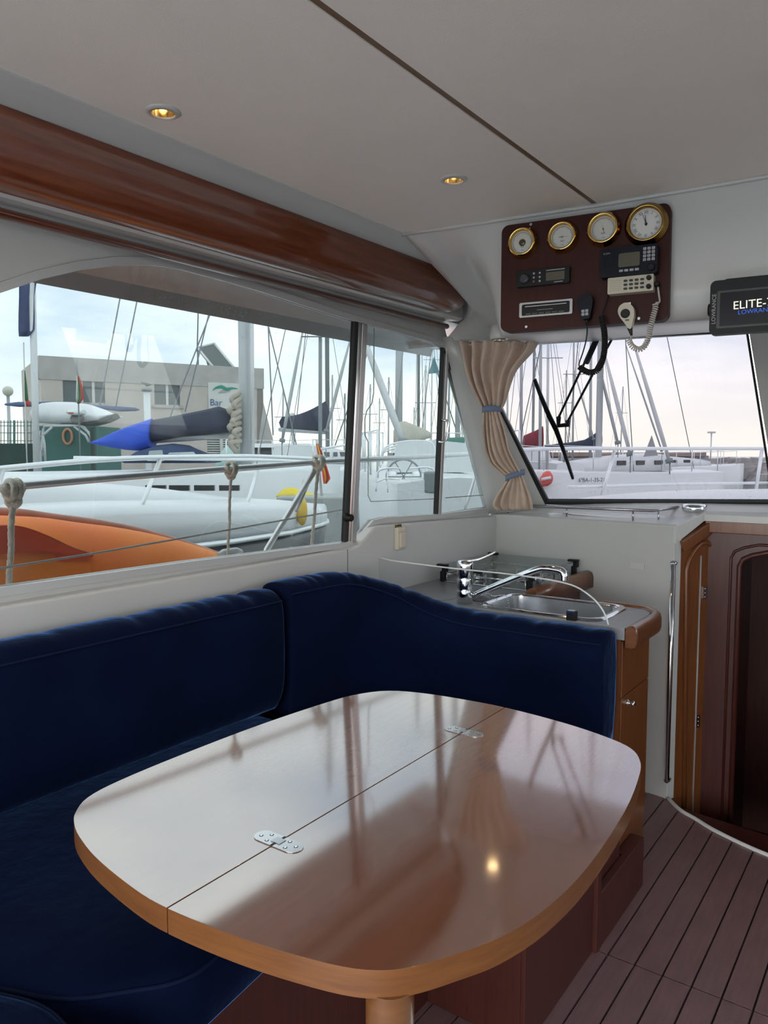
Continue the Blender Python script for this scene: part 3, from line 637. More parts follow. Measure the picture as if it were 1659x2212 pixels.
for i, p in enumerate(lv):
    w = .012 if i > 2 else .016; R.append([p + V((-.4 * w, w, .004)), p + V((.4 * w, -w, .004)), p + V((.4 * w, -w, -.004)), p + V((-.4 * w, w, -.004))])
MB().rings(R, smooth=False).build('lever', chrome, tap, .002)
# ---- stove with glass lid
stv = thing('stove', 'two burner gas stove under a raised glass lid', 'stove', (-1.54, 3.1, .93))
hx0, hx1, hy0, hy1 = -1.745, -1.325, 2.86, 3.33
MB().b2((hx0, hy0, .929), (hx1, hy1, .937)).build('hob_plate', steel, stv, .003)
for (x, y) in ((-1.63, 3.0), (-1.44, 3.18)):
    bn = MB().lathe((x, y, .937), (0, 0, 1), [(.045, 0), (.045, .012), (.036, .016), (.036, .022), (.03, .026)], 20).build('burner', steel, stv)
    MB().lathe((x, y, .962), (0, 0, 1), [(.03, 0), (.03, .006), (.022, .009)], 18).build('burner_cap', black, bn)
    for k in range(4):
        a = k * math.pi / 2 + .78; MB().tube([V((x + .09 * math.cos(a), y + .09 * math.sin(a), .937)), V((x + .085 * math.cos(a), y + .085 * math.sin(a), .972)), V((x + .03 * math.cos(a), y + .03 * math.sin(a), .974))], .004, 6).build('pan_support', steel, bn)
MB().tube([V((hx0 + .02, hy0 + .02, .965)), V((hx1 - .02, hy0 + .02, .965)), V((hx1 - .02, hy1 - .02, .965)), V((hx0 + .02, hy1 - .02, .965))], .004, 6, True).build('fiddle_rail', chrome, stv)
for x in (hx0 + .02, hx1 - .02):
    for y in (hy0 + .02, hy1 - .02): MB().tube([V((x, y, .935)), V((x, y, .966))], .004, 6).build('rail_post', chrome, stv)
LPl = Plane((0, 0, 1.0), (1, 0, 0), (0, 1, 0)); LPl.n = V((0, 0, 1))
link('glass_lid', plate(LPl, rrect(hx0 - .005, hy0 - .005, hx1 + .01, hy1 + .02, .012), [], -.003, .002), glass('smoked_lid', (.72, .76, .77), refl=1.0), stv)
for x, y in ((hx0 + .01, hy0 + .005), (hx1, hy0 + .005), (hx0 + .01, hy1 + .01), (hx1, hy1 + .01)):
    MB().box((x, y, 1.003), (.05, .026, .010)).box((x + .012, y, .985), (.022, .024, .026)).box((x + .003, y, .955), (.022, .022, .045)).build('lid_bracket', black, stv, .003)
fl_ = atZ(940, 1288, .93); MB().lathe((fl_.x, fl_.y, .9295), (0, 0, 1), [(.09, 0), (.09, .0016), (.086, .002)], 32).build('flush_lid', greyw, wt)
# ---- acrylic splash guard behind the backrest
GP = Plane((0, 2.462, 0), (1, 0, 0), (0, 0, 1)); GP.n = V((0, -1, 0))
gt = [GP.pix(*q) for q in [(745, 1197), (860, 1213), (980, 1228), (1080, 1238), (1150, 1247), (1205, 1256), (1245, 1268), (1278, 1290), (1300, 1315), (1312, 1342), (1317, 1366)]]
gt = [(max(p[0], -1.785), p[1]) for p in gt]
gc = cr([V((p[0], p[1])) for p in gt], 4)
sg = thing('splash_guard', 'clear acrylic splash guard with a curved end between sink and settee', 'guard', (-1.3, 2.462, .93))
link('sheet', plate(GP, [(p.x, p.y) for p in gc] + [(gc[-1].x, .93), (-1.785, .93)], [], -.003, .003), glassC, sg)
MB().tube([GP.pt(p.x, p.y) for p in gc], .0032, 6).build('polished_edge', pm('acrylic_edge', (.72, .74, .74), .2), sg)
c_ = GP.pix(1235, 1345); cp_ = MB().box(GP.pt(c_[0], .945, .0), (.034, .02, .034)).build('clip', black, sg, .002); MB().box(GP.pt(c_[0], .957, .004), (.024, .02, .012)).build('clip_screw', chrome, cp_)
# ---- light switch and sticker on the liner
sq = atX(862, 1163, -1.785)
sw = thing('wall_switch', 'cream rocker switch on the white wall above the stove', 'switch', (sq.x, sq.y, sq.z))
MB().box((-1.781, sq.y, sq.z), (.022, .058, .092)).build('base', cream, sw, .006, 3)
MB().box((-1.768, sq.y + .002, sq.z - .004), (.010, .040, .064)).build('rocker', cream, sw, .004, 3)
tp2 = atX(860, 1141, -1.789)
stk = tag(MB().box((-1.7885, tp2.y, tp2.z), (.002, .048, .034)).build('sticker', pm('sticker_gold', (.42, .28, .06), .4)), 'small black and gold warning sticker above the switch', 'sticker')
MB().box((-1.7872, tp2.y, tp2.z), (.001, .042, .027)).build('sticker_field', black, stk)
SLp = Plane((-1.7865, tp2.y, tp2.z), (0, 1, 0), (0, 0, 1)); SLp.n = V((1, 0, 0))
MB().poly([SLp.pt(-.019, -.010), SLp.pt(-.012, -.010), SLp.pt(-.011, .012), SLp.pt(-.016, .012)]).build('sticker_flash', bpy.data.materials['sticker_gold'], stk)
MB().box(SLp.pt(.004, .004, .0002), (.0005, .026, .006)).build('sticker_print', dialg, stk)
vq = BP.hit(1378, 1222); tag(MB().box(vq + BP.n * .003, (.062, .006, .024), (BP.u, BP.n, BP.v)).build('adhesive_pad', pm('pad_grey', (.58, .57, .58), .7)), 'small pale grey adhesive pad stuck on the bulkhead', 'pad')
# ---- dash fittings
dr = thing('dash_rail', 'low polished steel fiddle rail on the dash shelf', 'rail', (-1.2, 3.48, 1.2))
rp = [atZ(1090, 1091, 1.235), atZ(1250, 1097, 1.235), atZ(1412, 1102, 1.235)]
rpt = [V((p.x, p.y, 1.245)) for p in rp] ; RB = Plane(BA - BP.n * .028, dB, (0, 0, 1)); rpt = [RB.hit(1090, 1091), RB.hit(1250, 1097), RB.hit(1410, 1103)]; rpt.append(atZ(1465, 1096, rpt[-1].z + .004))
MB().tube(rpt, .0070, 10).build('rail', pm('rail_brushed', (.42, .42, .44), .25, 1.0), dr)
for q, zt_ in (((1099, 1104), 1), ((1225, 1113), 1), ((1368, 1122), 1), ((1423, 1124), 1), ((1463, 1113), 1)):
    # foot below the rail line
    best = None
    for a, b in zip(rpt, rpt[1:]):
        for k in range(41):
            p = a.lerp(b, k / 40); v = p - CAM; sxp = CX + F * v.dot(RT) / v.dot(FW)
            if best is None or abs(sxp - q[0]) < best[0]: best = (abs(sxp - q[0]), p)
    p = best[1]; MB().tube([V((p.x, p.y, 1.19)), p], .0042, 8).build('rail_post', bpy.data.materials['rail_brushed'], dr)
vt = atZ(1500, 1091, 1.262)
vn = thing('dash_vent', 'small round chrome ventilator plate on the dash', 'vent', (vt.x, vt.y, 1.25))
MB().lathe((vt.x, vt.y, 1.250), (0, 0, 1), [(.052, -.022), (.052, .010), (.044, .018), (.036, .018)], 24).build('ring', chrome, vn)
MB().lathe((vt.x, vt.y, 1.266), (0, 0, 1), [(.036, 0), (.034, .003), (.01, .004)], 20).build('grille', pm('vent_grey', (.3, .3, .32), .4), vn)
# oval recess in the dash
oc = atZ(1290, 1112, 1.222)
tag(MB().lathe((0, 0, 0), (0, 0, 1), [(1, 0), (1, .004), (.97, .006)], 32).build('dash_mat', pm('mat_white', (.8, .8, .8), .4)), 'thin white oval pad lying on the dash shelf', 'pad')
o = bpy.data.objects['dash_mat']; o.location = (-1.20, 3.487, 1.208); o.scale = (.25, .045, 1); o.rotation_euler = (math.radians(10), 0, math.radians(-4))
# ================================================================ curtain
cu_ = thing('curtain', 'beige linen curtain gathered by two blue tiebacks at the corner pillar', 'curtain', (-1.6, 3.35, 1.24))
CD = Plane((-1.60, 2.95, 1.6), (.94, .20, .0), (-.10, .60, -.70)); CD.n = V((0, -1, 0))
# silhouette: left px, right px at given image height, with depth from the pillar line
top3, bot3 = V((-1.42, 2.88, 1.93)), V((-1.56, 3.40, 1.235))
prof_c = [(738, 992, 1160, .050), (760, 998, 1150, .050), (800, 1008, 1118, .046), (840, 1024, 1102, .042), (870, 1040, 1092, .034), (884, 1045, 1083, .020), (894, 1047, 1080, .022), (930, 1046, 1092, .034), (970, 1050, 1102, .036), (1000, 1060, 1116, .032), (1022, 1084, 1127, .022), (1033, 1096, 1131, .016), (1045, 1092, 1136, .020), (1070, 1076, 1146, .028), (1090, 1068, 1150, .030), (1101, 1074, 1150, .022)]
def cplane_pt(x, y, t):
    d = top3.lerp(bot3, t); n = V((.25, -1, 0)).normalized()
    dd = ray(x, y); k = (d - CAM).dot(n) / dd.dot(n); return CAM + dd * k
NPL = 11; NSG = 88
pr = cr([V((a, b, c)) for a, b, c, d in prof_c], 3); prd = cr([V((a, d, 0)) for a, b, c, d in prof_c], 3)
R = []
for k, (p, q) in enumerate(zip(pr, prd)):
    t = (p.x - 738) / (1101 - 738); row = []
    L = cplane_pt(p.y, p.x, t); Rr = cplane_pt(p.z, p.x, t); wn = V((.25, -1, 0)).normalized()
    for j in range(NSG):
        s = j / (NSG - 1); ph = 2 * math.pi * NPL * .5 * s + 1.3 * math.sin(3.1 * s + p.x * .008)
        am = q.y * (.62 + .3 * math.sin(5 * s + 1.7)) * (1.0 - .25 * t)
        env = math.sin(math.pi * min(1, max(0, s))) ** .4
        sag = .35 * q.y * math.sin(9 * s + p.x * .03)
        row.append(L.lerp(Rr, s) + wn * (am * math.sin(ph) + sag + .55 * q.y * env))
    R.append(row)
cm = MB().rings(R, closed=False, caps=False); co = cm.build('cloth', curtm, cu_)
so = co.modifiers.new('thick', 'SOLIDIFY'); so.thickness = .003
def tie(y, t, xl, xr, dy, name):
    L = cplane_pt(xl, y, t); Rr = cplane_pt(xr, y + dy, t); wn = V((.25, -1, 0)).normalized(); R = []; n = 20
    c = (L + Rr) / 2; hw = (Rr - L) / 2
    for i in range(n):
        a = 2 * math.pi * i / n; p = c + hw * (math.cos(a) * 1.04) + wn * (.045 * math.sin(a) + .012); R.append([p + V((0, 0, .013)), p + wn * .003 * math.sin(a) + V((0, 0, 0)), p + V((0, 0, -.013))])
    o = MB().rings(R, closed=False, caps=False, loop=True).build(name, bandm, cu_); s = o.modifiers.new('t', 'SOLIDIFY'); s.thickness = .003
tie(885, .40, 1044, 1084, -2, 'tieback'); tie(1033, .81, 1094, 1134, -14, 'tieback')
# rail and hooks
ra, rb = cplane_pt(985, 737, 0), cplane_pt(1165, 733, 0)
cr_o = thing('curtain_rail', 'slim white curtain rail under the brow', 'rail', ra)
MB().tube([ra + V((0, .03, .004)), rb + V((0, .03, .004))], .006, 8).build('track', pm('rail_white', (.7, .7, .7), .3), cr_o)
for i in range(11):
    p = ra.lerp(rb, .06 + .088 * i) + V((0, .02, -.006)); lp_ = [p + V((.007 * math.cos(a), 0, .010 * math.sin(a))) for a in [k * math.pi / 4 for k in range(8)]]
    MB().tube(lp_, .0016, 5, True).build('glider', pm('glider', (.75, .74, .72), .4) if i == 0 else bpy.data.materials['glider'], cr_o)
# ================================================================ ceiling lights
bulb = pm('bulb_glow', (1.0, .62, .22), .4, emit=6.0)
refl = pm('reflector', (.95, .72, .38), .15, 1.0)
def downlight(c, nrm, label, r=.030, power=2.2, ring=None):
    o = thing('ceiling_light', label, 'light', c, 'recessed halogen lights')
    c = V(c); nrm = V(nrm).normalized()
    MB().lathe(c, nrm, [(r * .80, .012 - .012), (r * .82, .006), (r * 1.05, .004), (r * 1.20, .002), (r * 1.22, -.001)], 32, caps=False).build('trim_ring', gel if ring is None else ring, o)
    MB().lathe(c, nrm, [(r * .80, .002), (r * .74, -.010), (r * .55, -.022), (r * .3, -.028), (.001, -.029)], 28, caps=False).build('reflector', refl, o)
    MB().ball(c + nrm * -.012, r * .30, 12).build('bulb', bulb, o)
    l = bpy.data.lights.new('halogen', 'SPOT'); l.energy = power; l.color = (1, .66, .32); l.spot_size = math.radians(120); l.spot_blend = .6; l.shadow_soft_size = .02
    lo_ = bpy.data.objects.new('halogen', l); COL.objects.link(lo_); lo_.parent = o; lo_.location = nrm * .004; lo_.rotation_euler = nrm.to_track_quat('-Z', 'Y').to_euler()
    return o
for q, lb in (((352, 241), 'lit recessed ceiling light above the settee, beside the mahogany valance'), ((980, 387), 'lit recessed ceiling light near the instrument board')):
    downlight(CPl.hit(*q), (0, 0, -1), lb)
bl_ = V((-1.33, 2.66, 1.898))
blp = atZ(1078, 729, 1.926)
downlight(blp + V((0, 0, -.006)), (0, -.1, -1), 'lit recessed light under the brow above the curtain', .026, 1.2, steel)
MB().lathe(blp + V((0, 0, -.006)), (0, 0, 1), [(.0312, -.001), (.034, .004), (.034, .05)], 24).build('housing', gel, bpy.data.objects['ceiling_light.002'])
# ================================================================ instrument board
PB = Plane((-.841, 2.134, 2.010), (math.cos(.141), math.sin(.141), 0), (0, 0, 1)); PB.n = PN.copy()
bw_, bh_ = .474, .310
brd = thing('instrument_board', 'dark mahogany board with rounded corners under the headliner carrying gauges and radios', 'board', PB.pt(0, -bh_ / 2, -.01))
link('board', plate(PB, rrect(-bw_ / 2, -bh_ / 2, bw_ / 2, bh_ / 2, .022, 6), [], -.045, 0), boardm, brd, .003)
for q in ((1147, 485), (1137, 706), (1380, 688), (1385, 452)):
    a, b = PB.pix(*q); MB().lathe(PB.pt(a, b, 0), PB.n, [(.0045, 0), (.004, .002)], 10).build('screw', steel, brd)
def gauge(q, r, kind, name, label, cat, ringm):
    a, b = PB.pix(*q); c = PB.pt(a, b, 0); t = thing(name, label, cat, c, 'brass instruments on the board')
    MB().lathe(c, PB.n, [(r * 1.0, 0), (r * 1.02, .004), (r * 1.0, .008), (r * .93, .012), (r * .90, .020), (r * .84, .026), (r * .78, .027), (r * .73, .022), (r * .71, .012)], 40, caps=False).build('bezel', ringm, t)
    MB().lathe(c, PB.n, [(r * .73, 0), (r * .72, .012)], 36).build('dial', dial if kind == 'clock' else pm('dial_pale', (.60, .61, .58), .4), t)
    mk = MB(); d = .0125
    if kind == 'clock':
        for k in range(60):
            an = k * math.pi / 30; l = .04 if k % 5 else .07
            u_, w_ = V((math.sin(an), math.cos(an))), V((math.cos(an), -math.sin(an))); th = .0006
            P = [u_ * r * .66 - w_ * th, u_ * r * .66 + w_ * th, u_ * r * (.66 - l) + w_ * th, u_ * r * (.66 - l) - w_ * th]; mk.poly([PB.pt(a + p.x, b + p.y, d) for p in P])
        mk.build('minute_marks', inkg, t)
        for k, s in enumerate(['XII', 'I', 'II', 'III', 'IIII', 'V', 'VI', 'VII', 'VIII', 'IX', 'X', 'XI']):
            an = k * math.pi / 6; sz = r * .20; rr = r * .47 - 0
            # numerals stand radially
            ox, oy = math.sin(an) * rr, math.cos(an) * rr
            text(s, PB, a + ox + math.sin(an) * -sz * .0, b + oy, sz, d, ink, t, 'numeral', -an, 'CENTER', .8)
        for an, l, w in ((math.radians(-6), .42, .028), (math.radians(-20), .58, .018)):
            u_, w_ = V((math.sin(an), math.cos(an))), V((math.cos(an), -math.sin(an)))
            P = [u_ * r * -.10 + w_ * r * w, u_ * r * l + w_ * r * w * .4, u_ * r * l - w_ * r * w * .4, u_ * r * -.10 - w_ * r * w]
            MB().poly([PB.pt(a + p.x, b + p.y, d + .001) for p in P]).build('hand', ink, t)
        MB().lathe(PB.pt(a, b, d), PB.n, [(r * .07, 0), (r * .05, .003)], 14).build('hand_boss', ink, t)
    else:
        for k in range(49):
            an = math.radians(-135 + 270 * k / 48); l = .05 if k % 6 else .10
            u_, w_ = V((math.sin(an), math.cos(an))), V((math.cos(an), -math.sin(an))); th = .0005
            P = [u_ * r * .62 - w_ * th, u_ * r * .62 + w_ * th, u_ * r * (.62 - l) + w_ * th, u_ * r * (.62 - l) - w_ * th]; mk.poly([PB.pt(a + p.x, b + p.y, d) for p in P])
        for dy, wd_ in ((-.22, .14), (-.28, .10), (-.48, .10)):
            mk.poly([PB.pt(a + r * i * wd_, b + r * (dy + j), d) for i, j in ((-1, -.015), (1, -.015), (1, .015), (-1, .015))])
        mk.build('scale_marks', inkg, t)
        ri = [PB.pt(a + r * .64 * math.cos(k * math.pi / 20), b + r * .64 * math.sin(k * math.pi / 20), d) for k in range(40)]
        MB().tube(ri, .0006, 4, True).build('scale_ring', inkg, t)
        an = {'baro': 2.2, 'hygro': 1.6, 'thermo': -.25}[kind]; u_, w_ = V((math.sin(an), math.cos(an))), V((math.cos(an), -math.sin(an)))
        P = [u_ * r * -.22 + w_ * r * .02, u_ * r * .42, u_ * r * -.22 - w_ * r * .02]; MB().poly([PB.pt(a + p.x, b + p.y, d + .001) for p in P]).build('needle', inkg, t)
        if kind == 'baro': MB().lathe(PB.pt(a, b, d), PB.n, [(r * .22, 0), (r * .20, .002), (r * .10, .003)], 20).build('aneroid_window', pm('aneroid', (.10, .08, .05), .3, .6), t)
        else: MB().lathe(PB.pt(a, b, d), PB.n, [(r * .05, 0), (r * .04, .002)], 12).build('needle_boss', brassd, t)
        for s in (-1, 1): MB().lathe(PB.pt(a + s * r * .90, b + s * .12 * r, .018), PB.n, [(.0032, 0), (.0032, .0035)], 10).build('bezel_screw', ink, t)
    return t
gauge((1131, 526), .0455, 'baro', 'barometer', 'round brass barometer with a dark centre window, leftmost of four gauges', 'barometer', brass)
bpy.data.objects['barometer']['label'] = 'round brass barometer with a dark window in the middle of its dial'
gauge((1217, 514), .0455, 'hygro', 'hygrometer', 'round brass hygrometer with a level needle, between two other brass gauges', 'gauge', brass)
gauge((1305, 497), .0475, 'thermo', 'thermometer', 'round brass thermometer with an upright needle, beside the clock', 'gauge', brass)
gauge((1397, 486), .0570, 'clock', 'wall_clock', 'brass ship clock with Roman numerals on a white dial', 'clock', brassd)
def dev(qs):
    P = [V(PB.pix(*q)) for q in qs]; return (min(p.x for p in P), sum(sorted(p.y for p in P)[:2]) / 2, max(p.x for p in P), sum(sorted(p.y for p in P)[-2:]) / 2)
lcd = pm('lcd_olive', (.10, .095, .065), .25); keyw = pm('key_grey', (.36, .37, .40), .4); navyp = pm('navy_black_plastic', (.006, .007, .014), .42, spec=.2)
# VHF transceiver
x0, y0, x1, y1 = dev([(1303, 545), (1421, 534), (1424, 594), (1308, 606)])
vh = thing('vhf_radio', 'black marine radio with a large screen and keypad on the board', 'radio', PB.pt((x0 + x1) / 2, y0, 0))
link('body', plate(PB, rrect(x0, y0, x1, y1, .006), [], 0, .038), navyp, vh, .004)
w, h = x1 - x0, y1 - y0; D_ = .0385
link('screen', plate(PB, rrect(x0 + w * .33, y0 + h * .30, x0 + w * .70, y0 + h * .78, .004), [], D_ - .001, D_ + .0008), lcd, vh)
for i in range(4): link('soft_key', plate(PB, rrect(x0 + w * (.345 + .092 * i), y0 + h * .13, x0 + w * (.345 + .092 * i + .07), y0 + h * .21, .0015, 3), [], D_, D_ + .003), keyw, vh)
for i in range(3):
    for j in range(4):
        k_ = link('key', plate(PB, rrect(x0 + w * (.755 + .073 * i), y0 + h * (.80 - .125 * j), x0 + w * (.755 + .073 * i + .056), y0 + h * (.80 - .125 * j + .095), .0015, 3), [], D_, D_ + .003), keyw, vh)
        text(str((j * 3 + i + 1) % 10), PB, x0 + w * (.783 + .073 * i), y0 + h * (.82 - .125 * j), h * .07, D_ + .0033, ink if (i, j) != (0, 1) else pm('key_red', (.6, .05, .03), .4), k_, 'key_mark', 0, 'CENTER')
for i in range(9): MB().box(PB.pt(x0 + w * .15, y0 + h * (.22 + .055 * i), D_ + .0005), (w * .2, .001, h * .015), (PB.u, PB.n, PB.v)).build('speaker_slot', black, vh)
text('ICOM', PB, x0 + w * .06, y0 + h * .80, h * .09, D_ + .0006, keyw, vh, 'maker_mark')
MB().lathe(PB.pt(x0 + w * .90, y0 + h * .19, D_ - .002), PB.n, [(h * .13, 0), (h * .12, .010), (h * .10, .011)], 20).build('volume_knob', black, vh)
# cream radio
x0, y0, x1, y1 = dev([(1318, 606), (1415, 596), (1415, 631), (1320, 641)]); w, h = x1 - x0, y1 - y0
cx_ = thing('cream_radio', 'cream coloured radio with oval keys and two black knobs below the screen radio', 'radio', PB.pt((x0 + x1) / 2, y0, 0))
link('body', plate(PB, rrect(x0, y0, x1, y1, .003), [], 0, .032), cream, cx_, .002)
for i in range(4):
    for j in range(3): link('key', plate(PB, rrect(x0 + w * (.355 + .12 * i), y0 + h * (.66 - .24 * j), x0 + w * (.355 + .12 * i + .085), y0 + h * (.66 - .24 * j + .13), h * .06, 4), [], .032, .035), ink, cx_)
for s in (.76, .24): MB().lathe(PB.pt(x0 + w * .905, y0 + h * s, .032), PB.n, [(h * .15, 0), (h * .14, .010), (h * .11, .012)], 18).build('knob', black, cx_)
for j in range(6): MB().box(PB.pt(x0 + w * .165, y0 + h * (.2 + .12 * j), .0323), (w * .25, .0008, h * .022), (PB.u, PB.n, PB.v)).build('speaker_slot', pm('slot', (.42, .38, .30), .5) if j == 0 else bpy.data.materials['slot'], cx_)
# marine stereo
x0, y0, x1, y1 = dev([(1118, 590), (1232, 576), (1233, 611), (1122, 624)]); w, h = x1 - x0, y1 - y0
ms = thing('marine_stereo', 'black marine stereo with a round dial and small display', 'stereo', PB.pt((x0 + x1) / 2, y0, 0))
link('body', plate(PB, rrect(x0, y0, x1, y1, .004), [], 0, .016), black, ms, .003)
MB().lathe(PB.pt(x0 + w * .175, y0 + h * .48, .016), PB.n, [(h * .34, 0), (h * .34, .004), (h * .31, .006), (h * .28, .012), (h * .2, .013)], 28).build('dial_knob', pm('knob_dark', (.035, .038, .045), .35), ms)
for i in range(2):
    for j in range(3): MB().lathe(PB.pt(x0 + w * (.345 + .11 * i), y0 + h * (.76 - .25 * j), .016), PB.n, [(h * .075, 0), (h * .065, .002)], 14).build('key', keyw if (i, j) != (0, 2) else pm('key_dull_red', (.25, .06, .06), .4), ms)
link('display', plate(PB, rrect(x0 + w * .57, y0 + h * .22, x0 + w * .91, y0 + h * .74, .002, 3), [], .016, .017), lcd, ms)
MB().box(PB.pt(x0 + w * .74, y0 + h * .86, .0165), (w * .34, .001, h * .05), (PB.u, PB.n, PB.v)).build('print', keyw, ms)
MB().box(PB.pt(x0 + w * .80, y0 + h * .11, .0165), (w * .16, .001, h * .05), (PB.u, PB.n, PB.v)).build('print', keyw, ms)
# CD radio
x0, y0, x1, y1 = dev([(1124, 658), (1237, 644), (1238, 677), (1126, 689)]); w, h = x1 - x0, y1 - y0
cdx = thing('cd_player', 'silver framed car style CD radio set in the board', 'stereo', PB.pt((x0 + x1) / 2, y0, 0))
link('frame', plate(PB, rrect(x0, y0, x1, y1, .004), [rrect(x0 + w * .05, y0 + h * .12, x1 - w * .05, y1 - h * .12, .004)], 0, .010), pm('silver_plastic', (.40, .41, .43), .35, .5), cdx, .0015)
link('face', plate(PB, rrect(x0 + w * .05, y0 + h * .12, x1 - w * .05, y1 - h * .12, .004), [], 0, .005), black, cdx)
MB().box(PB.pt(x0 + w * .5, y0 + h * .72, .008), (w * .78, .006, h * .07), (PB.u, PB.n, PB.v)).build('disc_flap', bpy.data.materials['silver_plastic'], cdx, .001)
for i in range(6): MB().box(PB.pt(x0 + w * (.17 + .125 * i), y0 + h * .22, .006), (w * .10, .003, h * .08), (PB.u, PB.n, PB.v)).build('preset_key', pm('preset', (.05, .09, .09), .4) if i == 0 else bpy.data.materials['preset'], cdx)
MB().box(PB.pt(x0 + w * .48, y0 + h * .46, .0055), (w * .3, .001, h * .025), (PB.u, PB.n, PB.v)).build('print', keyw, cdx)
# handheld microphones with coiled leads
def coil(path, r, tr_, turns, mat, name, par, nseg=14):
    L = [0]
    for a, b in zip(path, path[1:]): L.append(L[-1] + (b - a).length)
    n = turns * nseg; P = []
    for i in range(n + 1):
        s = L[-1] * i / n; k = max(j for j in range(len(L)) if L[j] <= s + 1e-9); k = min(k, len(path) - 2)
        p = path[k].lerp(path[k + 1], (s - L[k]) / max(1e-9, L[k + 1] - L[k])); t = (path[k + 1] - path[k]).normalized()
        a = 2 * math.pi * i / nseg; e = PB.n; f = t.cross(e).normalized(); e2 = f.cross(t).normalized()
        P.append(p + f * (r * math.cos(a)) + e2 * (r * math.sin(a)))
    return MB().tube(P, tr_, 5).build(name, mat, par)
def pp_(q, d): a, b = PB.pix(*q); return PB.pt(a, b, d)
mb_ = thing('black_microphone', 'black radio hand microphone with four keys and a black coiled lead', 'microphone', pp_((1269, 690), .02))
mo_ = [PB.pix(*q) for q in [(1260, 641), (1271, 637), (1280, 641), (1285, 650), (1284, 664), (1281, 678), (1278, 690), (1270, 692), (1262, 692), (1257, 679), (1252, 664), (1252, 651)]]
link('body', plate(PB, [tuple(p)[:2] for p in cr([V(p) for p in mo_], 4, True)], [], .004, .030), navyp, mb_, .006, 3)
for q in ((1265, 676), (1273, 675), (1265, 683), (1273, 682)):
    a, b = PB.pix(*q); link('key', plate(PB, rrect(a - .0042, b - .0038, a + .0042, b + .0038, .001, 2), [], .030, .033), keyw, mb_)
MB().tube([pp_((1270, 690), .018), pp_((1271, 703), .018)], [.006, .004], 8).build('strain_relief', black, mb_)
MB().tube(cr([pp_(q, .02) for q in [(1271, 702), (1272, 718), (1269, 740), (1262, 765), (1255, 785), (1255, 793), (1259, 796)]], 5), .0021, 6).build('lead', black, mb_)
coil(cr([pp_(q, .03) for q in [(1258, 795), (1268, 803), (1281, 807), (1296, 801), (1306, 782), (1311, 752), (1310, 718), (1304, 686)]], 6), .0068, .0024, 46, black, 'coiled_lead', mb_)
MB().tube(cr([pp_((1304, 686), .024), pp_((1312, 655), .012), pp_((1318, 628), .008), pp_((1320, 604), .01)], 4), .0016, 6).build('lead', black, mb_)
mw_ = thing('cream_microphone', 'cream hand microphone with a black disc and a white coiled lead', 'microphone', pp_((1362, 715), .02))
mo_ = [PB.pix(*q) for q in [(1349, 660), (1357, 658), (1366, 661), (1373, 670), (1374, 684), (1371, 697), (1367, 712), (1361, 712), (1352, 700), (1343, 688), (1339, 677), (1342, 666)]]
link('body', plate(PB, [tuple(p)[:2] for p in cr([V(p) for p in mo_], 4, True)], [], .004, .030), cream, mw_, .006, 3)
MB().box(pp_((1356, 658), .004), (.02, .012, .008), (PB.u, PB.n, PB.v)).build('hanger', steel, mw_)
MB().lathe(pp_((1355, 681), .030), PB.n, [(.0125, 0), (.0125, .002), (.011, .0025), (.009, .001)], 22).build('speaker_disc', black, mw_)
MB().box(pp_((1359, 695), .0305), (.010, .002, .004), (PB.u, PB.n, PB.v)).build('indicator', pm('indicator_green', (.05, .10, .05), .4), mw_)
MB().tube([pp_((1363, 710), .018), pp_((1367, 727), .018)], [.0075, .003], 8).build('strain_relief', rubber, mw_)
MB().tube([pp_((1367, 726), .018), pp_((1364, 737), .02)], .002, 6).build('lead', cream, mw_)
coil(cr([pp_(q, .026) for q in [(1362, 737), (1369, 750), (1382, 757), (1394, 752), (1403, 735), (1408, 712), (1413, 690), (1419, 668), (1418, 658)]], 6), .0062, .0022, 30, pm('lead_white', (.55, .52, .48), .45), 'coiled_lead', mw_)
MB().tube(cr([pp_((1419, 658), .026), pp_((1427, 655), .02), pp_((1425, 640), .012), pp_((1422, 618), .012)], 4), .0026, 6).build('lead', bpy.data.materials['lead_white'], mw_)
MB().lathe(pp_((1421, 616), .004), PB.n, [(.008, 0), (.008, .014), (.005, .018)], 12).build('lead_plug', black, mw_)
# ---- chartplotter
PC = Plane(dep(1600, 660, 1.93), (math.cos(.12), math.sin(.12), 0), (0, 0, 1)); PC.n = V((math.sin(.12), -math.cos(.12), 0))
lf = PC.pix(1533, 665)[0]; tpv = PC.pix(1600, 601)[1]; btv = PC.pix(1600, 719)[1]; rg = lf + .24
cp = thing('chartplotter', 'black chartplotter display with a lit start screen mounted under the brow', 'display', PC.pt(0, btv, -.03))
link('case', plate(PC, rrect(lf, btv, rg, tpv, .014, 6), [], -.035, 0), pm('case_black', (.012, .013, .015), .45, spec=.25), cp, .004, 3)
link('rear_case', plate(PC, rrect(lf + .025, btv + .02, rg - .02, tpv + .008, .012, 6), [], -.065, -.030), black, cp, .004)
sc0 = PC.pix(1556, 640)[0]; s_t = PC.pix(1600, 629)[1]; s_b = PC.pix(1600, 702)[1]
link('bezel_step', plate(PC, rrect(sc0 - .007, s_b - .005, rg - .030, s_t + .005, .003), [], 0, .0015), pm('bezel_grey', (.035, .037, .042), .4), cp)
link('screen', plate(PC, rrect(sc0, s_b, rg - .035, s_t, .002), [], 0, .0022), pm('screen_black', (.004, .004, .010), .12), cp)
a, b = PC.pix(1583, 669); text('ELITE-7', PC, a, b, .0285, .0026, pm('screen_cream', (.80, .79, .66), .4, emit=.75), cp, 'screen_lettering', math.radians(1.5))
a, b = PC.pix(1594, 676); text('LOWRANCE', PC, a, b - .0045, .0155, .0026, pm('screen_blue', (.02, .09, .55), .4, emit=.6), cp, 'screen_lettering', math.radians(1.5))
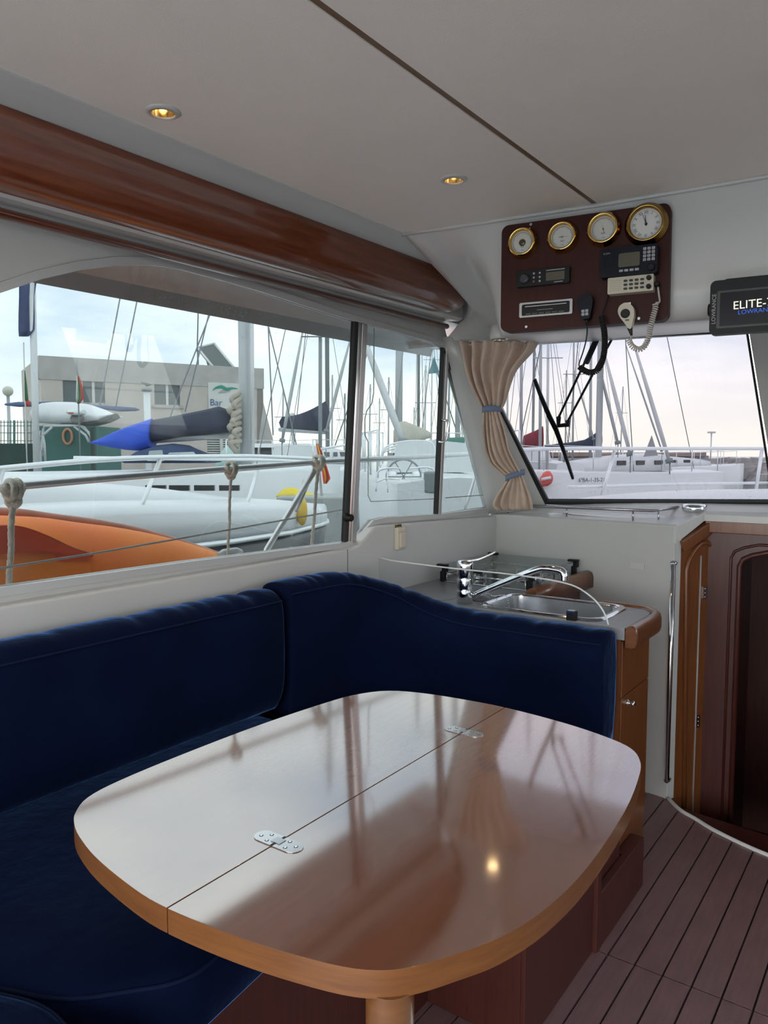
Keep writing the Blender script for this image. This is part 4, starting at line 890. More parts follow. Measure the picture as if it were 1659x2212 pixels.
a, b = PC.pix(1545, 700); text('LOWRANCE', PC, a, b, .0135, .0006, pm('bezel_print', (.38, .38, .38), .4), cp, 'case_lettering', math.radians(90))
MB().lathe(PC.pt(lf + .002, (tpv + btv) / 2 - .002, -.018), -PC.u, [(.016, 0), (.016, .006), (.012, .008)], 18).build('bracket_knob', black, cp)
MB().box(PC.pt(lf + .12, (tpv + btv) / 2, -.12), (.03, .13, .03), (PC.u, PC.n, PC.v)).build('bracket', black, cp)
# ================================================================ outside
wat = pm('harbour_water', (.13, .17, .17), .14, bump=.5, bs=1.6, spec=.6)
struct(MB().poly([V((-400, -400, -1.0)), V((400, -400, -1.0)), V((400, 400, -1.0)), V((-400, 400, -1.0))]).build('water', wat), 'rippled grey green harbour water', 'water')
hullw = pm('hull_white', (.74, .76, .77), .3); hullb = pm('hull_dark', (.02, .024, .028), .25); railm = pm('rail_steel', (.86, .88, .89), .30, .45)
mastm = pm('mast_grey', (.46, .48, .49), .45, .35); mastd = pm('mast_dark', (.22, .25, .26), .5); mastl = pm('mast_light', (.66, .67, .68), .4, .2)
wirem = pm('rigging_wire', (.25, .28, .30), .5); navyc = pm('sail_cover_navy', (.022, .032, .062), .8, var=.2, vs=3); ropem = pm('rope_hemp', (.78, .73, .63), .9, var=.2, vs=90, bump=.5, bs=160)
portl = pm('portlight', (.03, .035, .04), .2)
# ---- own deck
dk = MB(); dk.poly([V((-2.30, -3.2, .90)), V((-2.30, 3.6, .92)), V((-2.18, 4.8, .95)), V((-1.75, 6.0, .98)), V((-1.0, 6.9, 1.0)), V((-.1, 7.3, 1.0)), V((.8, 6.9, 1.0)), V((1.6, 6.0, .98)), V((2.0, 4.8, .95)), V((2.1, 3.6, .92)), V((2.1, -3.2, .90)), V((1.56, -1.8, .9)), V((1.56, 3.55, .9)), V((1.3, 5.4, .93)), V((-1.3, 5.4, .93)), V((-1.84, 3.55, .9)), V((-1.84, -1.8, .9))], (0, 0, -.05))
struct(dk.build('deck', hullw), 'white side deck and foredeck of the boat', 'deck')
hs = MB(); dl = [(-2.30, -3.2), (-2.30, 3.6), (-2.18, 4.8), (-1.75, 6.0), (-1.0, 6.9), (-.1, 7.3), (.8, 6.9), (1.6, 6.0), (2.0, 4.8), (2.1, 3.6), (2.1, -3.2)]
hs.rings([[V((x, y, .93 + .02 * max(0, y - 3) / 3)), V((x * .93, y * .97, -.1)), V((x * .8, y * .92, -1.05))] for x, y in dl], closed=False, caps=False)
struct(hs.build('hull', hullw), 'white hull sides of the boat', 'hull')
# cockpit sole behind the cabin
struct(MB().b2((-2.2, -3.2, -.10), (2.0, -1.73, -.04)).build('floor_cockpit', hullw), 'white cockpit floor behind the cabin door', 'floor')
fdm = MB(); R = []
crest = [atY(x, y, 4.45) for x, y in [(1206, 1088), (1232, 1080), (1275, 1073), (1335, 1067), (1410, 1062), (1480, 1059), (1560, 1057), (1659, 1056)]] + [V((0, 4.5, 1.315)), V((.9, 4.45, 1.27)), V((1.7, 4.4, 1.2))]
for p in crest:
    s = max(-1, min(1, p.x / 1.7)); z0 = p.z
    R.append([V((p.x * 1.02, 3.62, z0 - .09 + .02 * (1 - abs(s)))), V((p.x, 4.0, z0 - .03)), V((p.x, 4.3, z0 - .006)), V((p.x, 4.45, z0)), V((p.x * .97, 4.6, z0 - .008)), V((p.x * .93, 5.0, z0 - .07)), V((p.x * .8, 5.7, z0 - .22)), V((p.x * .78, 5.8, .93))])
R = [[V((q.x - .10, q.y, .93)) for q in R[0]]] + R + [[V((q.x + .10, q.y, .93)) for q in R[-1]]]
fdm.rings(R, closed=False, caps=False); struct(fdm.build('foredeck', hullw), 'white crowned foredeck trunk ahead of the windscreen', 'deck')
# ---- own rail with ropes
prl = thing('guard_rail', 'polished steel guard rail around the side deck and bow', 'railing', (-2.18, 2.5, .93))
rpath = [(0, 1053, -2.17), (280, 1029, -2.17), (560, 1008, -2.17), (690, 998, -2.17), (770, 994, -2.15), (950, 984, -2.12), (1050, 978, -2.10), (1133, 971, -2.05), (1230, 969, -1.95), (1350, 969, -1.78), (1500, 969, -1.42), (1659, 969, -1.03)]
rt3 = [atX(a, b, c) for a, b, c in rpath]
first = rt3[0] + (rt3[0] - rt3[1]).normalized() * 2.2
rt3 = [first] + rt3 + [V((-.1, rt3[-1].y + .35, rt3[-1].z)), V((.8, rt3[-1].y - .1, rt3[-1].z)), V((1.6, rt3[-1].y - 1.2, rt3[-1].z - .01)), V((1.95, 3.5, 1.46))]
MB().tube(cr(rt3, 6), .0125, 10).build('top_rail', railm, prl)
MB().tube([atX(690, 999, -2.17), atX(576, 1188, -2.20), atX(568, 1200, -2.20) + V((0, 0, -.06))], .0125, 10).build('brace', railm, prl)
MB().tube([atX(682, 1004, -2.17), atX(648, 1085, -2.19), atX(640, 1105, -2.19)], .008, 8).build('brace', railm, prl)
def down(q, x, qb): a = atX(*q, x); b = atX(*qb, x - .02); return [a, b]
for q, x, qb in (((1043, 978), -2.10, (1002, 1093)), ((1327, 975), -1.82, (1297, 1066)), ((1646, 971), -1.06, (1633, 1048))):
    a, b = down(q, x, qb); b.z -= .06; MB().tube([a, b], .0125, 10).build('stanchion', railm, prl)
MB().tube(cr([atX(1225, 1052, -1.98), atX(1310, 1050, -1.84), atX(1400, 1047, -1.68), atX(1500, 1045, -1.43), atX(1659, 1043, -1.04)], 5), .0105, 8).build('lower_rail', railm, prl)
def knot(c, r, tr_, mat, name, par, seed):
    P = []
    for i in range(72):      # trefoil wrapped round the rail
        t = i / 72 * 2 * math.pi; k = r * .42
        P.append(c + V((k * .8 * -math.sin(3 * t), k * (math.sin(t) + 1.35 * math.sin(2 * t)), k * (math.cos(t) - 1.35 * math.cos(2 * t)) - r * .35)))
    MB().tube(P, tr_ * 1.15, 8, True).build(name, mat, par)
    for e in (-.6, .6): MB().tube([c + V((.026 * math.cos(a), e * tr_ * 1.8 + .002 * math.sin(a), .026 * math.sin(a))) for a in [j * math.pi / 8 for j in range(16)]], tr_, 8, True).build('turn', mat, par)
for (qk, qb, x, r, t_, lb) in (((28, 1058), (17, 1262), -2.155, .034, .0095, 'thick hemp rope knotted to the guard rail in front of the orange kayak'), ((499, 1013), (491, 1200), -2.155, .027, .006, 'hemp rope knotted to the guard rail hanging over the white bow'), ((688, 998), (671, 1182), -2.155, .026, .0075, 'hemp rope knotted to the guard rail where the diagonal brace meets it')):
    k = atX(*qk, x); b = atX(*qb, x); b.z -= .06
    t = thing('mooring_rope', lb, 'rope', b); knot(k, r, t_, ropem, 'knot', t, int(qk[0]))
    n = 40; d = (b - k); R = []
    MB().tube([k + d * (i / n) + V((.0012 * math.sin(i * 1.9), .0015 * math.sin(i * .37), 0)) for i in range(n + 1)], [t_ * (.9 + .12 * (i % 2)) for i in range(n + 1)], 7).build('hanging_end', ropem, t)
ln = [V((-2.14, -2.5, .98)), atX(-40, 1234, -2.14), atX(200, 1196, -2.14), atX(390, 1163, -2.15), atX(745, 1100, -2.16)]
tag(MB().tube(ln, .0035, 6).build('deck_line', pm('line_grey', (.45, .43, .40), .7)), 'thin grey line stretched along the side deck past the kayak', 'rope')
clp = atX(497, 1196, -2.2)
cl_ = thing('deck_cleat', 'white mooring cleat on the side deck below the window', 'cleat', clp)
MB().lathe(clp + V((0, 0, -.16)), (0, 0, 1), [(.03, 0), (.026, .13), (.03, .16)], 14).build('post', hullw, cl_)
MB().tube([clp + V((0, -.06, 0)), clp + V((0, -.03, .006)), clp + V((0, .03, .006)), clp + V((0, .06, 0))], [.01, .016, .016, .01], 10).build('horn', hullw, cl_)
# ---- orange kayak beside the rail
orm = pm('kayak_orange', (1.0, .33, .035), .55, base2=(.95, .19, .02), vs=1.6, bump=.04, bs=30, spec=.12); red = pm('kayak_red_well', (.80, .10, .03), .55, var=.12, vs=4, spec=.12); brn = pm('kayak_seam', (.50, .20, .13), .6, var=.2, vs=10)
ky = thing('kayak', 'orange plastic kayak with a red hollow lying beside the guard rail', 'kayak', (-2.52, .8, .9))
tipk = atX(455, 1212, -2.55); R = []; seam = []; nS = 26
ridge = [atX(x, y, -2.78) for x, y in [(-200, 1092), (-100, 1096), (0, 1101), (80, 1112), (170, 1124), (260, 1142), (340, 1166), (410, 1192), (455, 1212)]]
ridge = cr(ridge, 4)
for i, p in enumerate(ridge):
    s = 1 - (i / (len(ridge) - 1)) ** 3.2; s = max(.04, s); hw = .33 * s ** .6
    row = []
    cy_ = p.y; top = p.z
    for k in range(17):
        a = math.pi * k / 16
        x_ = -2.52 + hw * math.cos(a) - .0; z_ = top - .015 - .40 * s ** .7 + (.40 * s ** .7) * math.sin(a) ** .75
        row.append(V((x_ + .06 * (1 - s), cy_, z_)))
    row += [V((-2.52 - hw * .5, cy_, top - .42 * s - .02)), V((-2.52 + hw * .5, cy_, top - .42 * s - .02))]
    R.append(row); seam.append(V((-2.52 - hw * .45 + .06 * (1 - s), cy_, top - .012)))
R = [[v + V((0, -2.2, -.05)) for v in R[0]]] + R
MB().rings(R).build('hull', orm, ky)
MB().tube([seam[0] + V((0, -2.2, -.05))] + seam, .022, 8).build('keel_strip', brn, ky)
w3 = [atX(x, y, -2.26) for x, y in [(-60, 1140), (0, 1136), (45, 1137), (100, 1156), (150, 1180), (200, 1200), (150, 1212), (60, 1226), (0, 1236), (-60, 1244)]]
wl_ = MB(); c0 = V((sum(p.x for p in w3) / len(w3), sum(p.y for p in w3) / len(w3), sum(p.z for p in w3) / len(w3)))
wc = cr(w3, 4, True); nW = len(wc)
R = [[p + V((-.085 - .10 * (p.z - 1.2), 0, 0)) for p in wc], [p + V((.008, 0, 0)) for p in wc], [p.lerp(c0, .12) + V((.006, 0, 0)) for p in wc], [p.lerp(c0, .5) + V((-.012, 0, 0)) for p in wc], [p.lerp(c0, .95) + V((-.016, 0, 0)) for p in wc]]
wl_.rings(R).build('hollow', red, ky)

# ---- generic boats
def loft_hull(o, hd, L, B, zd, zw, mat, par, name='hull', sheer=.12, transom=.75, zr=None, mat2=None):
    o = V(o); hd = V(hd).normalized(); sd = V((hd.y, -hd.x, 0)); R = []; n = 14; Rb = []
    for i in range(n + 1):
        t = i / n; w = B / 2 * (transom + (1 - transom) * math.sin(min(1, t * 2.2) * math.pi / 2)) * (1 - max(0, (t - .45) / .55) ** 2.2); w = max(w, .015)
        c = o + hd * (L * (t - .5)); z1 = zd + sheer * (t ** 2)
        zz = zr if zr is not None else zw
        zmid = zz
        R.append([c + sd * w + V((0, 0, z1)), c + sd * w * .97 + V((0, 0, (z1 + zmid) / 2)), c + sd * w * .9 - hd * (.25 * t ** 3 * L * .1) + V((0, 0, zmid)), c - sd * w * .9 - hd * (.25 * t ** 3 * L * .1) + V((0, 0, zmid)), c - sd * w * .97 + V((0, 0, (z1 + zmid) / 2)), c - sd * w + V((0, 0, z1)), c - sd * w * .5 + V((0, 0, z1 + .05)), c + V((0, 0, z1 + .07)), c + sd * w * .5 + V((0, 0, z1 + .05))])
        Rb.append([c + sd * w * .9 - hd * (.25 * t ** 3 * L * .1) + V((0, 0, zmid)), c + sd * w * .6 - hd * (.5 * t ** 3 * L * .1) + V((0, 0, zw)), c - sd * w * .6 - hd * (.5 * t ** 3 * L * .1) + V((0, 0, zw)), c - sd * w * .9 - hd * (.25 * t ** 3 * L * .1) + V((0, 0, zmid))])
    MB().rings(R).build(name, mat, par)
    if zr is not None: MB().rings(Rb).build('hull_bottom', mat2 or hullb, par)
def sailboat(px_, D, L, hdg, label, zd=.1, mast=None, cover=None, covm=None, cabin=True, name='sailboat', group='moored sailing yachts', beam=None, stay=True, cabm=None, hm=None):
    c = dep(px_, 1010, D); o = V((c.x, c.y, 0)); fh = V((FW.x, FW.y, 0)).normalized(); hd = (RT * hdg[0] + fh * hdg[1]).normalized(); zd = 1.5 - (zd - 975) / F * (D - (.5 * L * abs(hdg[1]))); sd = V((hd.y, -hd.x, 0))
    t = thing(name, label, 'boat', (o.x, o.y, -1.0), group); B = beam or L * .3
    loft_hull(o, hd, L, B, zd, -1.05, hm or hullw, t)
    if cabin:
        R = []
        for k in range(7):
            s = k / 6; w = B * .30 * (1 - .35 * s); h = .42 * (1 - .5 * s ** 2); cc = o + hd * (L * (-.2 + .42 * s)); z = zd + .08
            R.append([cc + sd * w + V((0, 0, z)), cc + sd * w * .85 + V((0, 0, z + h)), cc + V((0, 0, z + h + .05)), cc - sd * w * .85 + V((0, 0, z + h)), cc - sd * w + V((0, 0, z))])
        MB().rings(R).build('cabin', cabm or hullw, t)
        for s_ in (-1, 1):
            for k in range(3):
                s = .15 + .22 * k; w = B * .30 * (1 - .35 * s); cc = o + hd * (L * (-.2 + .42 * s)) + sd * (s_ * w * .93) + V((0, 0, zd + .30)); MB().box(cc, (.35, .03, .12), (hd, sd, V((0, 0, 1)))).build('portlight', portl, t)
    mbase = o + hd * (L * .08)
    if mast:
        r, hgt, mm = mast; MB().lathe((mbase.x, mbase.y, zd), (0, 0, 1), [(r, 0), (r, hgt * .7), (r * .75, hgt)], 10).build('mast', mm, t)
        for f in (.45, .72): MB().tube([V((mbase.x, mbase.y, zd + hgt * f)) + sd * 1.0 - hd * .2, V((mbase.x, mbase.y, zd + hgt * f + .05)), V((mbase.x, mbase.y, zd + hgt * f)) - sd * 1.0 - hd * .2], .025, 6).build('spreader', mm, t)
        if stay:
            top = V((mbase.x, mbase.y, zd + hgt * .98)); w_ = .012
            for e in (o + hd * L * .48, o - hd * L * .48, mbase + sd * B * .45, mbase - sd * B * .45): MB().tube([top, V((e.x, e.y, zd + .1))], w_, 5).build('stay', wirem, t)
        if cover:
            bl_len, bh = cover; R = []
            for k in range(11):
                s = k / 10; cc = mbase - hd * (.15 + bl_len * s) + V((0, 0, zd + bh)); h = .55 * (1 - s) ** 1.6 + .22; w = .16 * (1 - .4 * s)
                R.append([cc + V((0, 0, -.05)) + sd * w * .5, cc + sd * w + V((0, 0, h * .35)), cc + sd * w * .4 + V((0, 0, h * .8)), cc + V((0, 0, h)), cc - sd * w * .4 + V((0, 0, h * .8)), cc - sd * w + V((0, 0, h * .35)), cc + V((0, 0, -.05)) - sd * w * .5])
            MB().rings(R).build('sail_cover', covm or navyc, t)
            MB().tube([mbase + V((0, 0, zd + bh - .1)), mbase - hd * (bl_len + .3) + V((0, 0, zd + bh - .1))], .05, 8).build('boom', mastm, t)
    # lifelines
    nst = 6; ll = []
    for s_ in (-1, 1):
        P = []
        for k in range(nst):
            tt = .1 + .8 * k / (nst - 1); w = B / 2 * .92 * (1 - max(0, (tt - .45) / .55) ** 2.2); cc = o + hd * (L * (tt - .5)) + sd * (s_ * w); z = zd + .12 * tt * tt + .05
            MB().tube([cc + V((0, 0, z)), cc + V((0, 0, z + .6))], .016, 6).build('stanchion', railm, t); P.append(cc + V((0, 0, z + .6)))
        MB().tube(P, .009, 5).build('lifeline', railm, t)
    return t
# ---- neighbouring motor boat
nb = thing('motor_boat', 'white motor boat with a steel bow rail moored alongside beyond the kayak', 'boat', (-4.6, 2.0, -1.0))
st_ = [(-4.0, 1.30, 1.20, .98), (0.0, 1.30, 1.20, .99), (1.5, 1.28, 1.19, .98), (2.5, 1.20, 1.17, .96), (3.4, 1.02, 1.12, .93), (4.2, .76, 1.07, .90), (4.9, .44, 1.01, .88), (5.3, .20, .96, .86), (5.5, .03, .94, .86)]
R, R2 = [], []
for y, w, zg, zr in st_:
    c = -4.62; R.append([V((c + w, y, zg)), V((c + w * .99, y, (zg + zr) / 2)), V((c + w * .97, y, zr)), V((c - w * .97, y, zr)), V((c - w, y, zg)), V((c - w * .7, y, zg + .05)), V((c, y, zg + .07)), V((c + w * .7, y, zg + .05))])
    R2.append([V((c + w * .97, y, zr)), V((c + w * .86, y - .05, zr - .25)), V((c + w * .55, y - .35, -.2)), V((c + w * .35, y - .6, -1.05)), V((c - w * .35, y - .6, -1.05)), V((c - w * .55, y - .35, -.2)), V((c - w * .86, y - .05, zr - .25)), V((c - w * .97, y, zr))])
MB().rings(R).build('hull', hullw, nb); MB().rings(R2).build('hull_bottom', hullb, nb)
MB().tube([V((-4.62 + w * 1.0, y, zr)) for y, w, zg, zr in st_], .018, 8).build('rub_rail', railm, nb)
R = []
for y, w, h in ((-4, .95, .30), (-1, .95, .30), (1.2, .9, .27), (2.4, .78, .22), (3.4, .55, .14), (4.2, .25, .05), (4.5, .05, .0)):
    zb = 1.17 - .02 * max(0, y); c = -4.62; R.append([V((c + w, y, zb - .05)), V((c + w * .93, y, zb + h * .6)), V((c + w * .7, y, zb + h)), V((c, y, zb + h * 1.1)), V((c - w * .7, y, zb + h)), V((c - w * .93, y, zb + h * .6)), V((c - w, y, zb - .05))])
MB().rings(R).build('cabin_trunk', hullw, nb)
nr = [atX(-300, 1040, -3.75), atX(-60, 1019, -3.75), atX(7, 1012, -3.75), atX(120, 1001, -3.78), atX(240, 992, -3.82), atX(348, 988, -3.85), atX(470, 986, -3.95), atX(560, 986, -4.1), atX(690, 992, -4.4), atX(745, 1000, -4.62), V((-5.0, 5.1, 1.42)), V((-5.5, 3.5, 1.45))]
MB().tube(cr(nr, 5), .0155, 8).build('bow_rail', railm, nb)
for q, x, qb, xb in (((348, 988), -3.85, (289, 1115), -3.72), ((558, 1010), -4.10, (526, 1099), -4.02), ((7, 1012), -3.75, (-30, 1110), -3.6)):
    MB().tube([atX(*q, x), atX(*qb, xb) + V((0, 0, -.05))], .0135, 8).build('rail_post', railm, nb)
yb = atX(652, 1104, -3.92)
yf = thing('yellow_fender', 'small yellow fender hanging at the white bow', 'fender', yb + V((0, 0, -.12)))
MB().ball(yb, .075, 14, (.6, .6, 1.5)).build('body', pm('fender_yellow', (.80, .52, .08), .5), yf)
MB().tube([yb + V((0, 0, .1)), yb + V((.02, 0, .24))], .008, 6).build('lanyard', ropem, yf)
# ---- blue covered sailing yacht with the thick mast
ya = thing('sailing_yacht', 'sailing yacht with a thick grey mast, navy boom cover and bright blue tarpaulin', 'boat', (dep(440, 1010, 10.2).x, dep(440, 1010, 10.2).y, -1.0))
DA = 10.0
m0, m1 = dep(532, 1000, DA), dep(526, 560, DA); MB().tube([m0 + V((0, 0, -.6)), m1], .082, 14).build('mast', mastm, ya)
MB().tube([dep(546, 1000, DA - .1), dep(543, 560, DA - .1)], .026, 8).build('furler_tube', mastl, ya)
def cov(st2, D0, D1, w, mat, name, par):
    R = []; n = len(st2)
    for i, (x, yt, yb_) in enumerate(st2):
        d = D0 + (D1 - D0) * i / (n - 1); a, b = dep(x, yt, d), dep(x, yb_, d); h = a.z - b.z; fwd = V((FW.x, FW.y, 0)).normalized()
        prof_ = [(0, 1.0), (.55, .86), (.9, .5), (1, .25), (.8, .04), (.3, 0), (-.3, 0), (-.8, .04), (-1, .25), (-.9, .5), (-.55, .86)]
        R.append([b + V((0, 0, h * q)) - fwd * (w * p) for p, q in prof_])
    return MB().rings(R).build(name, mat, par)
cov([(514, 905, 925), (505, 893, 930), (490, 884, 933), (474, 878, 936), (440, 886, 940), (400, 894, 943), (360, 902, 950), (325, 908, 956)], DA, DA - .3, .16, navyc, 'boom_cover', ya)
cov([(330, 904, 966), (318, 908, 971), (300, 914, 974), (275, 922, 972), (245, 934, 967), (222, 946, 962), (205, 954, 958)], DA - .32, DA - .5, .19, pm('tarp_blue', (.012, .085, .62), .6, var=.1, vs=3), 'blue_tarpaulin', ya)
MB().tube([dep(515, 938, DA), dep(325, 950, DA - .3)], .05, 10).build('boom', mastl, ya)
sb_ = MB()
for k in range(9):
    P = [dep(518, 848 + k * 13, DA - .12), dep(500 + 6 * math.sin(k * 2.3), 862 + k * 12, DA - .2 - .02 * k), dep(512, 874 + k * 13, DA - .12)]; sb_.tube(cr(P, 4), .035, 7)
sb_.build('furled_sail', pm('sail_cloth', (.45, .41, .34), .85, var=.2, vs=9), ya)
cov([(292, 985, 1000), (310, 972, 1000), (340, 962, 1000), (375, 958, 1000), (410, 962, 1000), (436, 974, 1000), (462, 988, 1000)], DA - .5, DA - .2, .5, pm('sprayhood_blue', (.02, .045, .12), .7), 'sprayhood', ya)
for k, (a, b) in enumerate((((318, 986), (352, 972)), ((362, 971), (420, 976)))):
    p = [dep(a[0], a[1] + 10, DA - 1.0), dep(b[0], a[1] + 10, DA - 1.0), dep(b[0] - 4, b[1], DA - .95), dep(a[0] + 4, b[1] + 2, DA - .95)]; MB().poly(p, (0.01, 0.01, 0)).build('sprayhood_window', pm('hood_window', (.35, .40, .42), .2) if k == 0 else bpy.data.materials['hood_window'], ya)
loft_hull(dep(270, 1010, 10.0).xy.to_3d(), V((math.cos(YAW), math.sin(YAW) , 0)), 5.6, 2.8, 1.16, -1.05, hullw, ya, transom=.7)
for x in (337, 388, 442, 496): MB().box(dep(x, 1054, 8.42), (.22, .05, .06), (RT, V((FW.x, FW.y, 0)).normalized(), V((0, 0, 1)))).build('portlight', portl, ya)
for (a, b) in (((260, 640), (215, 880)), ((298, 640), (250, 880)), ((500, 560), (360, 920)), ((430, 600), (426, 760)), ((560, 620), (640, 960)), ((575, 600), (590, 940)), ((470, 600), (400, 890))):
    MB().tube([dep(*a, DA + .8), dep(*b, DA + .8)], .010, 5).build('stay', wirem, ya)
# ---- dock building
bd = thing('dock_building', 'flat roofed beige harbour building with two windows and a louvred door', 'building', (dep(320, 1010, 32).x, dep(320, 1010, 32).y, -.2))
bst = pm('building_render', (.56, .50, .46), .85, var=.08, vs=1.2); bgr = pm('building_parapet', (.46, .44, .42), .85, var=.12, vs=2)
pA, pB = dep(86, 768, 28.0), dep(567, 796, 32.4); zt2 = pA.z; pB.z = zt2
GPn = Plane(pA, V((pB.x - pA.x, pB.y - pA.y, 0)), (0, 0, 1)); GPn.n = GPn.u.cross(GPn.v)
if GPn.n.dot(CAM - pA) < 0: GPn.n = -GPn.n
wB = (V((pB.x - pA.x, pB.y - pA.y, 0))).length; hB = zt2 + .3
def gx(x, y): return GPn.pix(x, y)
def grect(x0, y0, x1, y1):
    a = gx(x0, y0); b = gx(x1, y1); c = gx(x0, y1); d = gx(x1, y0)
    return [(a[0], c[1]), (b[0], b[1]), (b[0], d[1]), (a[0], a[1])]
w1 = grect(135, 815, 228, 868); w2 = grect(333, 823, 390, 874); w3_ = grect(447, 936, 512, 980)
wr = lambda L: [(min(p[0] for p in L), min(p[1] for p in L)), (max(p[0] for p in L), min(p[1] for p in L)), (max(p[0] for p in L), max(p[1] for p in L)), (min(p[0] for p in L), max(p[1] for p in L))]
w1, w2, w3_ = wr(w1), wr(w2), wr(w3_)
link('front_wall', plate(GPn, [(0, -hB), (wB, -hB), (wB, 0), (0, 0)], [w1, w2, w3_], -.3, 0), bst, bd)
link('parapet', plate(GPn, [(-.05, -.85), (wB + .05, -.85), (wB + .05, .0), (-.05, .0)], [], -.28, .03), bgr, bd)
MB().poly([GPn.pt(0, -hB, -.3), GPn.pt(wB, -hB, -.3), GPn.pt(wB, 0, -.3), GPn.pt(0, 0, -.3)], GPn.n * -6).build('rear_block', bst, bd)
sw_ = [GPn.pt(*gx(568, 800), 0), GPn.pt(*gx(569, 870), 0), GPn.pt(*gx(578, 920), .2), GPn.pt(*gx(584, 950), .3), GPn.pt(*gx(584, 985), .3), GPn.pt(*gx(555, 985), 0), GPn.pt(*gx(555, 800), 0)]
MB().poly(sw_, GPn.n * -4).build('side_buttress', bgr, bd)
gw = pm('building_window', (.10, .13, .14), .2); wfm = pm('window_frame_white', (.6, .6, .58), .5)
for L, sp in ((w1, (.44, .72)), (w2, (.5,))):
    f = link('window', plate(GPn, L, [], -.14, -.10), gw, bd); (xa, ya_), (xb, _), (_, yb2), _ = L[0], L[1], L[2], L[3]
    for s in sp:
        x = xa + (xb - xa) * s; link('window_bar', plate(GPn, [(x - .05, ya_), (x + .05, ya_), (x + .05, yb2), (x - .05, yb2)], [], -.10, -.05), wfm, f)
    link('window_sill', plate(GPn, [(xa - .1, ya_ - .12), (xb + .1, ya_ - .12), (xb + .1, ya_), (xa - .1, ya_)], [], 0, .08), bgr, f)
lv_ = link('louvre_door', plate(GPn, w3_, [], -.2, -.15), gw, bd); (xa, ya_), (xb, yb2) = w3_[0], w3_[2]
for k in range(9):
    z = ya_ + (yb2 - ya_) * (k + .5) / 9; MB().box(GPn.pt((xa + xb) / 2, z, -.1), (xb - xa, .10, .05), (GPn.u, GPn.n, GPn.v)).build('slat', wfm, lv_)
x = xa + (xb - xa) * .48; link('louvre_post', plate(GPn, [(x - .06, ya_), (x + .06, ya_), (x + .06, yb2), (x - .06, yb2)], [], -.1, 0), wfm, lv_)
sgn = wr(grect(449, 829, 518, 890)); sb2 = link('sign_board', plate(GPn, sgn, [], 0, .05), pm('sign_white', (.66, .66, .63), .6), bd)
def ribbon(P, w, d, mat, name, par):
    L = []; n = len(P); A, B_ = [], []
    for i in range(n):
        t = (V(P[min(i + 1, n - 1)]) - V(P[max(i - 1, 0)])).normalized(); nn = V((-t.y, t.x)); ww = w * math.sin(math.pi * (i + .6) / (n + .2)) ; A.append(V(P[i]) + nn * ww); B_.append(V(P[i]) - nn * ww)
    L = A + B_[::-1]; return link(name, plate(GPn, [(p.x, p.y) for p in L], [], .05, .07), mat, par)
ribbon([tuple(p) for p in cr([V(gx(*q)) for q in [(458, 844), (466, 838), (478, 836), (488, 841), (500, 839), (513, 840)]], 4)], .07, 0, pm('sign_green', (.02, .28, .20), .5), 'sign_swoosh', sb2)
ribbon([tuple(p) for p in cr([V(gx(*q)) for q in [(471, 850), (478, 846), (488, 845), (497, 844)]], 4)], .06, 0, pm('sign_grey', (.35, .36, .34), .5), 'sign_swoosh', sb2)
a, b = gx(452, 876); text('Bar', GPn, a, b, .38, .08, pm('sign_navy', (.06, .10, .28), .5), sb2, 'sign_lettering')
# solar panel on the roof
sp0 = [dep(427, 751, 33.4), dep(463, 742, 33.4), dep(506, 795, 32.7), dep(461, 793, 32.7)]
so_ = thing('solar_panel', 'tilted dark solar panel on the roof of the beige building', 'solar panel', (sp0[2] + sp0[3]) / 2)
MB().poly(sp0, V((0, 0, -.12))).build('panel', pm('solar_dark', (.10, .13, .13), .35), so_)
for a, b in zip(sp0, sp0[1:] + sp0[:1]): MB().tube([a, b], .05, 6).build('frame_bar', mastl, so_)
MB().tube([sp0[0], V((sp0[0].x, sp0[0].y, zt2 - .1))], .04, 6).build('strut', mastd, so_); MB().tube([sp0[0].lerp(sp0[1], .3), dep(452, 796, 33.0)], .04, 6).build('strut', mastd, so_)
# quay under the building
qp = [dep(x, 1010, d) for x, d in ((-900, 17), (300, 18.5), (640, 21), (900, 70), (-1600, 70))]
struct(MB().poly([V((p.x, p.y, -.25)) for p in qp], (0, 0, -1)).build('quay', pm('quay_concrete', (.34, .34, .32), .85, var=.1, vs=.6)), 'concrete quay below the harbour building', 'quay')
# ---- boat yard clutter on the quay
dg_ = pm('hedge_green', (.020, .055, .045), .8, var=.3, vs=3); teal = pm('tarp_teal', (.05, .16, .14), .7, var=.15, vs=2)
def qbox(x0, y0, x1, y1, D, th, name, mat, label=None, cat=None, parent=None):
    a, b = dep(x0, y1, D), dep(x1, y0, D); b2 = dep(x1, y1, D); fwd = V((FW.x, FW.y, 0)).normalized()
    o = MB().poly([a, b2, V((b2.x, b2.y, b.z)), V((a.x, a.y, b.z))], fwd * th).build(name, mat, parent, .03)
    if label: tag(o, label, cat)
    return o
qbox(84, 920, 212, 1114, 21.0, 2.0, 'storage_container', teal, 'dark teal container standing on the quay behind the dinghy frame', 'container')
hp_ = qbox(-160, 958, 84, 1114, 21.0, .8, 'hedge', dg_, 'dark green hedge along the quay fence', 'hedge')
fe = thing('quay_fence', 'green wire mesh fence on the quay by the globe lamp', 'fence', V((dep(30, 985, 22.4).x, dep(30, 985, 22.4).y, -.25)))
fgm = pm('fence_green', (.06, .16, .14), .6)
for k in range(22):
    x = -70 + 7.2 * k; MB().tube([dep(x, 908, 22.4), dep(x, 1104.7, 22.4)], .012 if k % 7 else .035, 5).build('fence_wire', fgm, fe)
for y in (912, 920, 935, 952): MB().tube([dep(-75, y, 22.4), dep(84, y, 22.4)], .010, 5).build('fence_rail', fgm, fe)
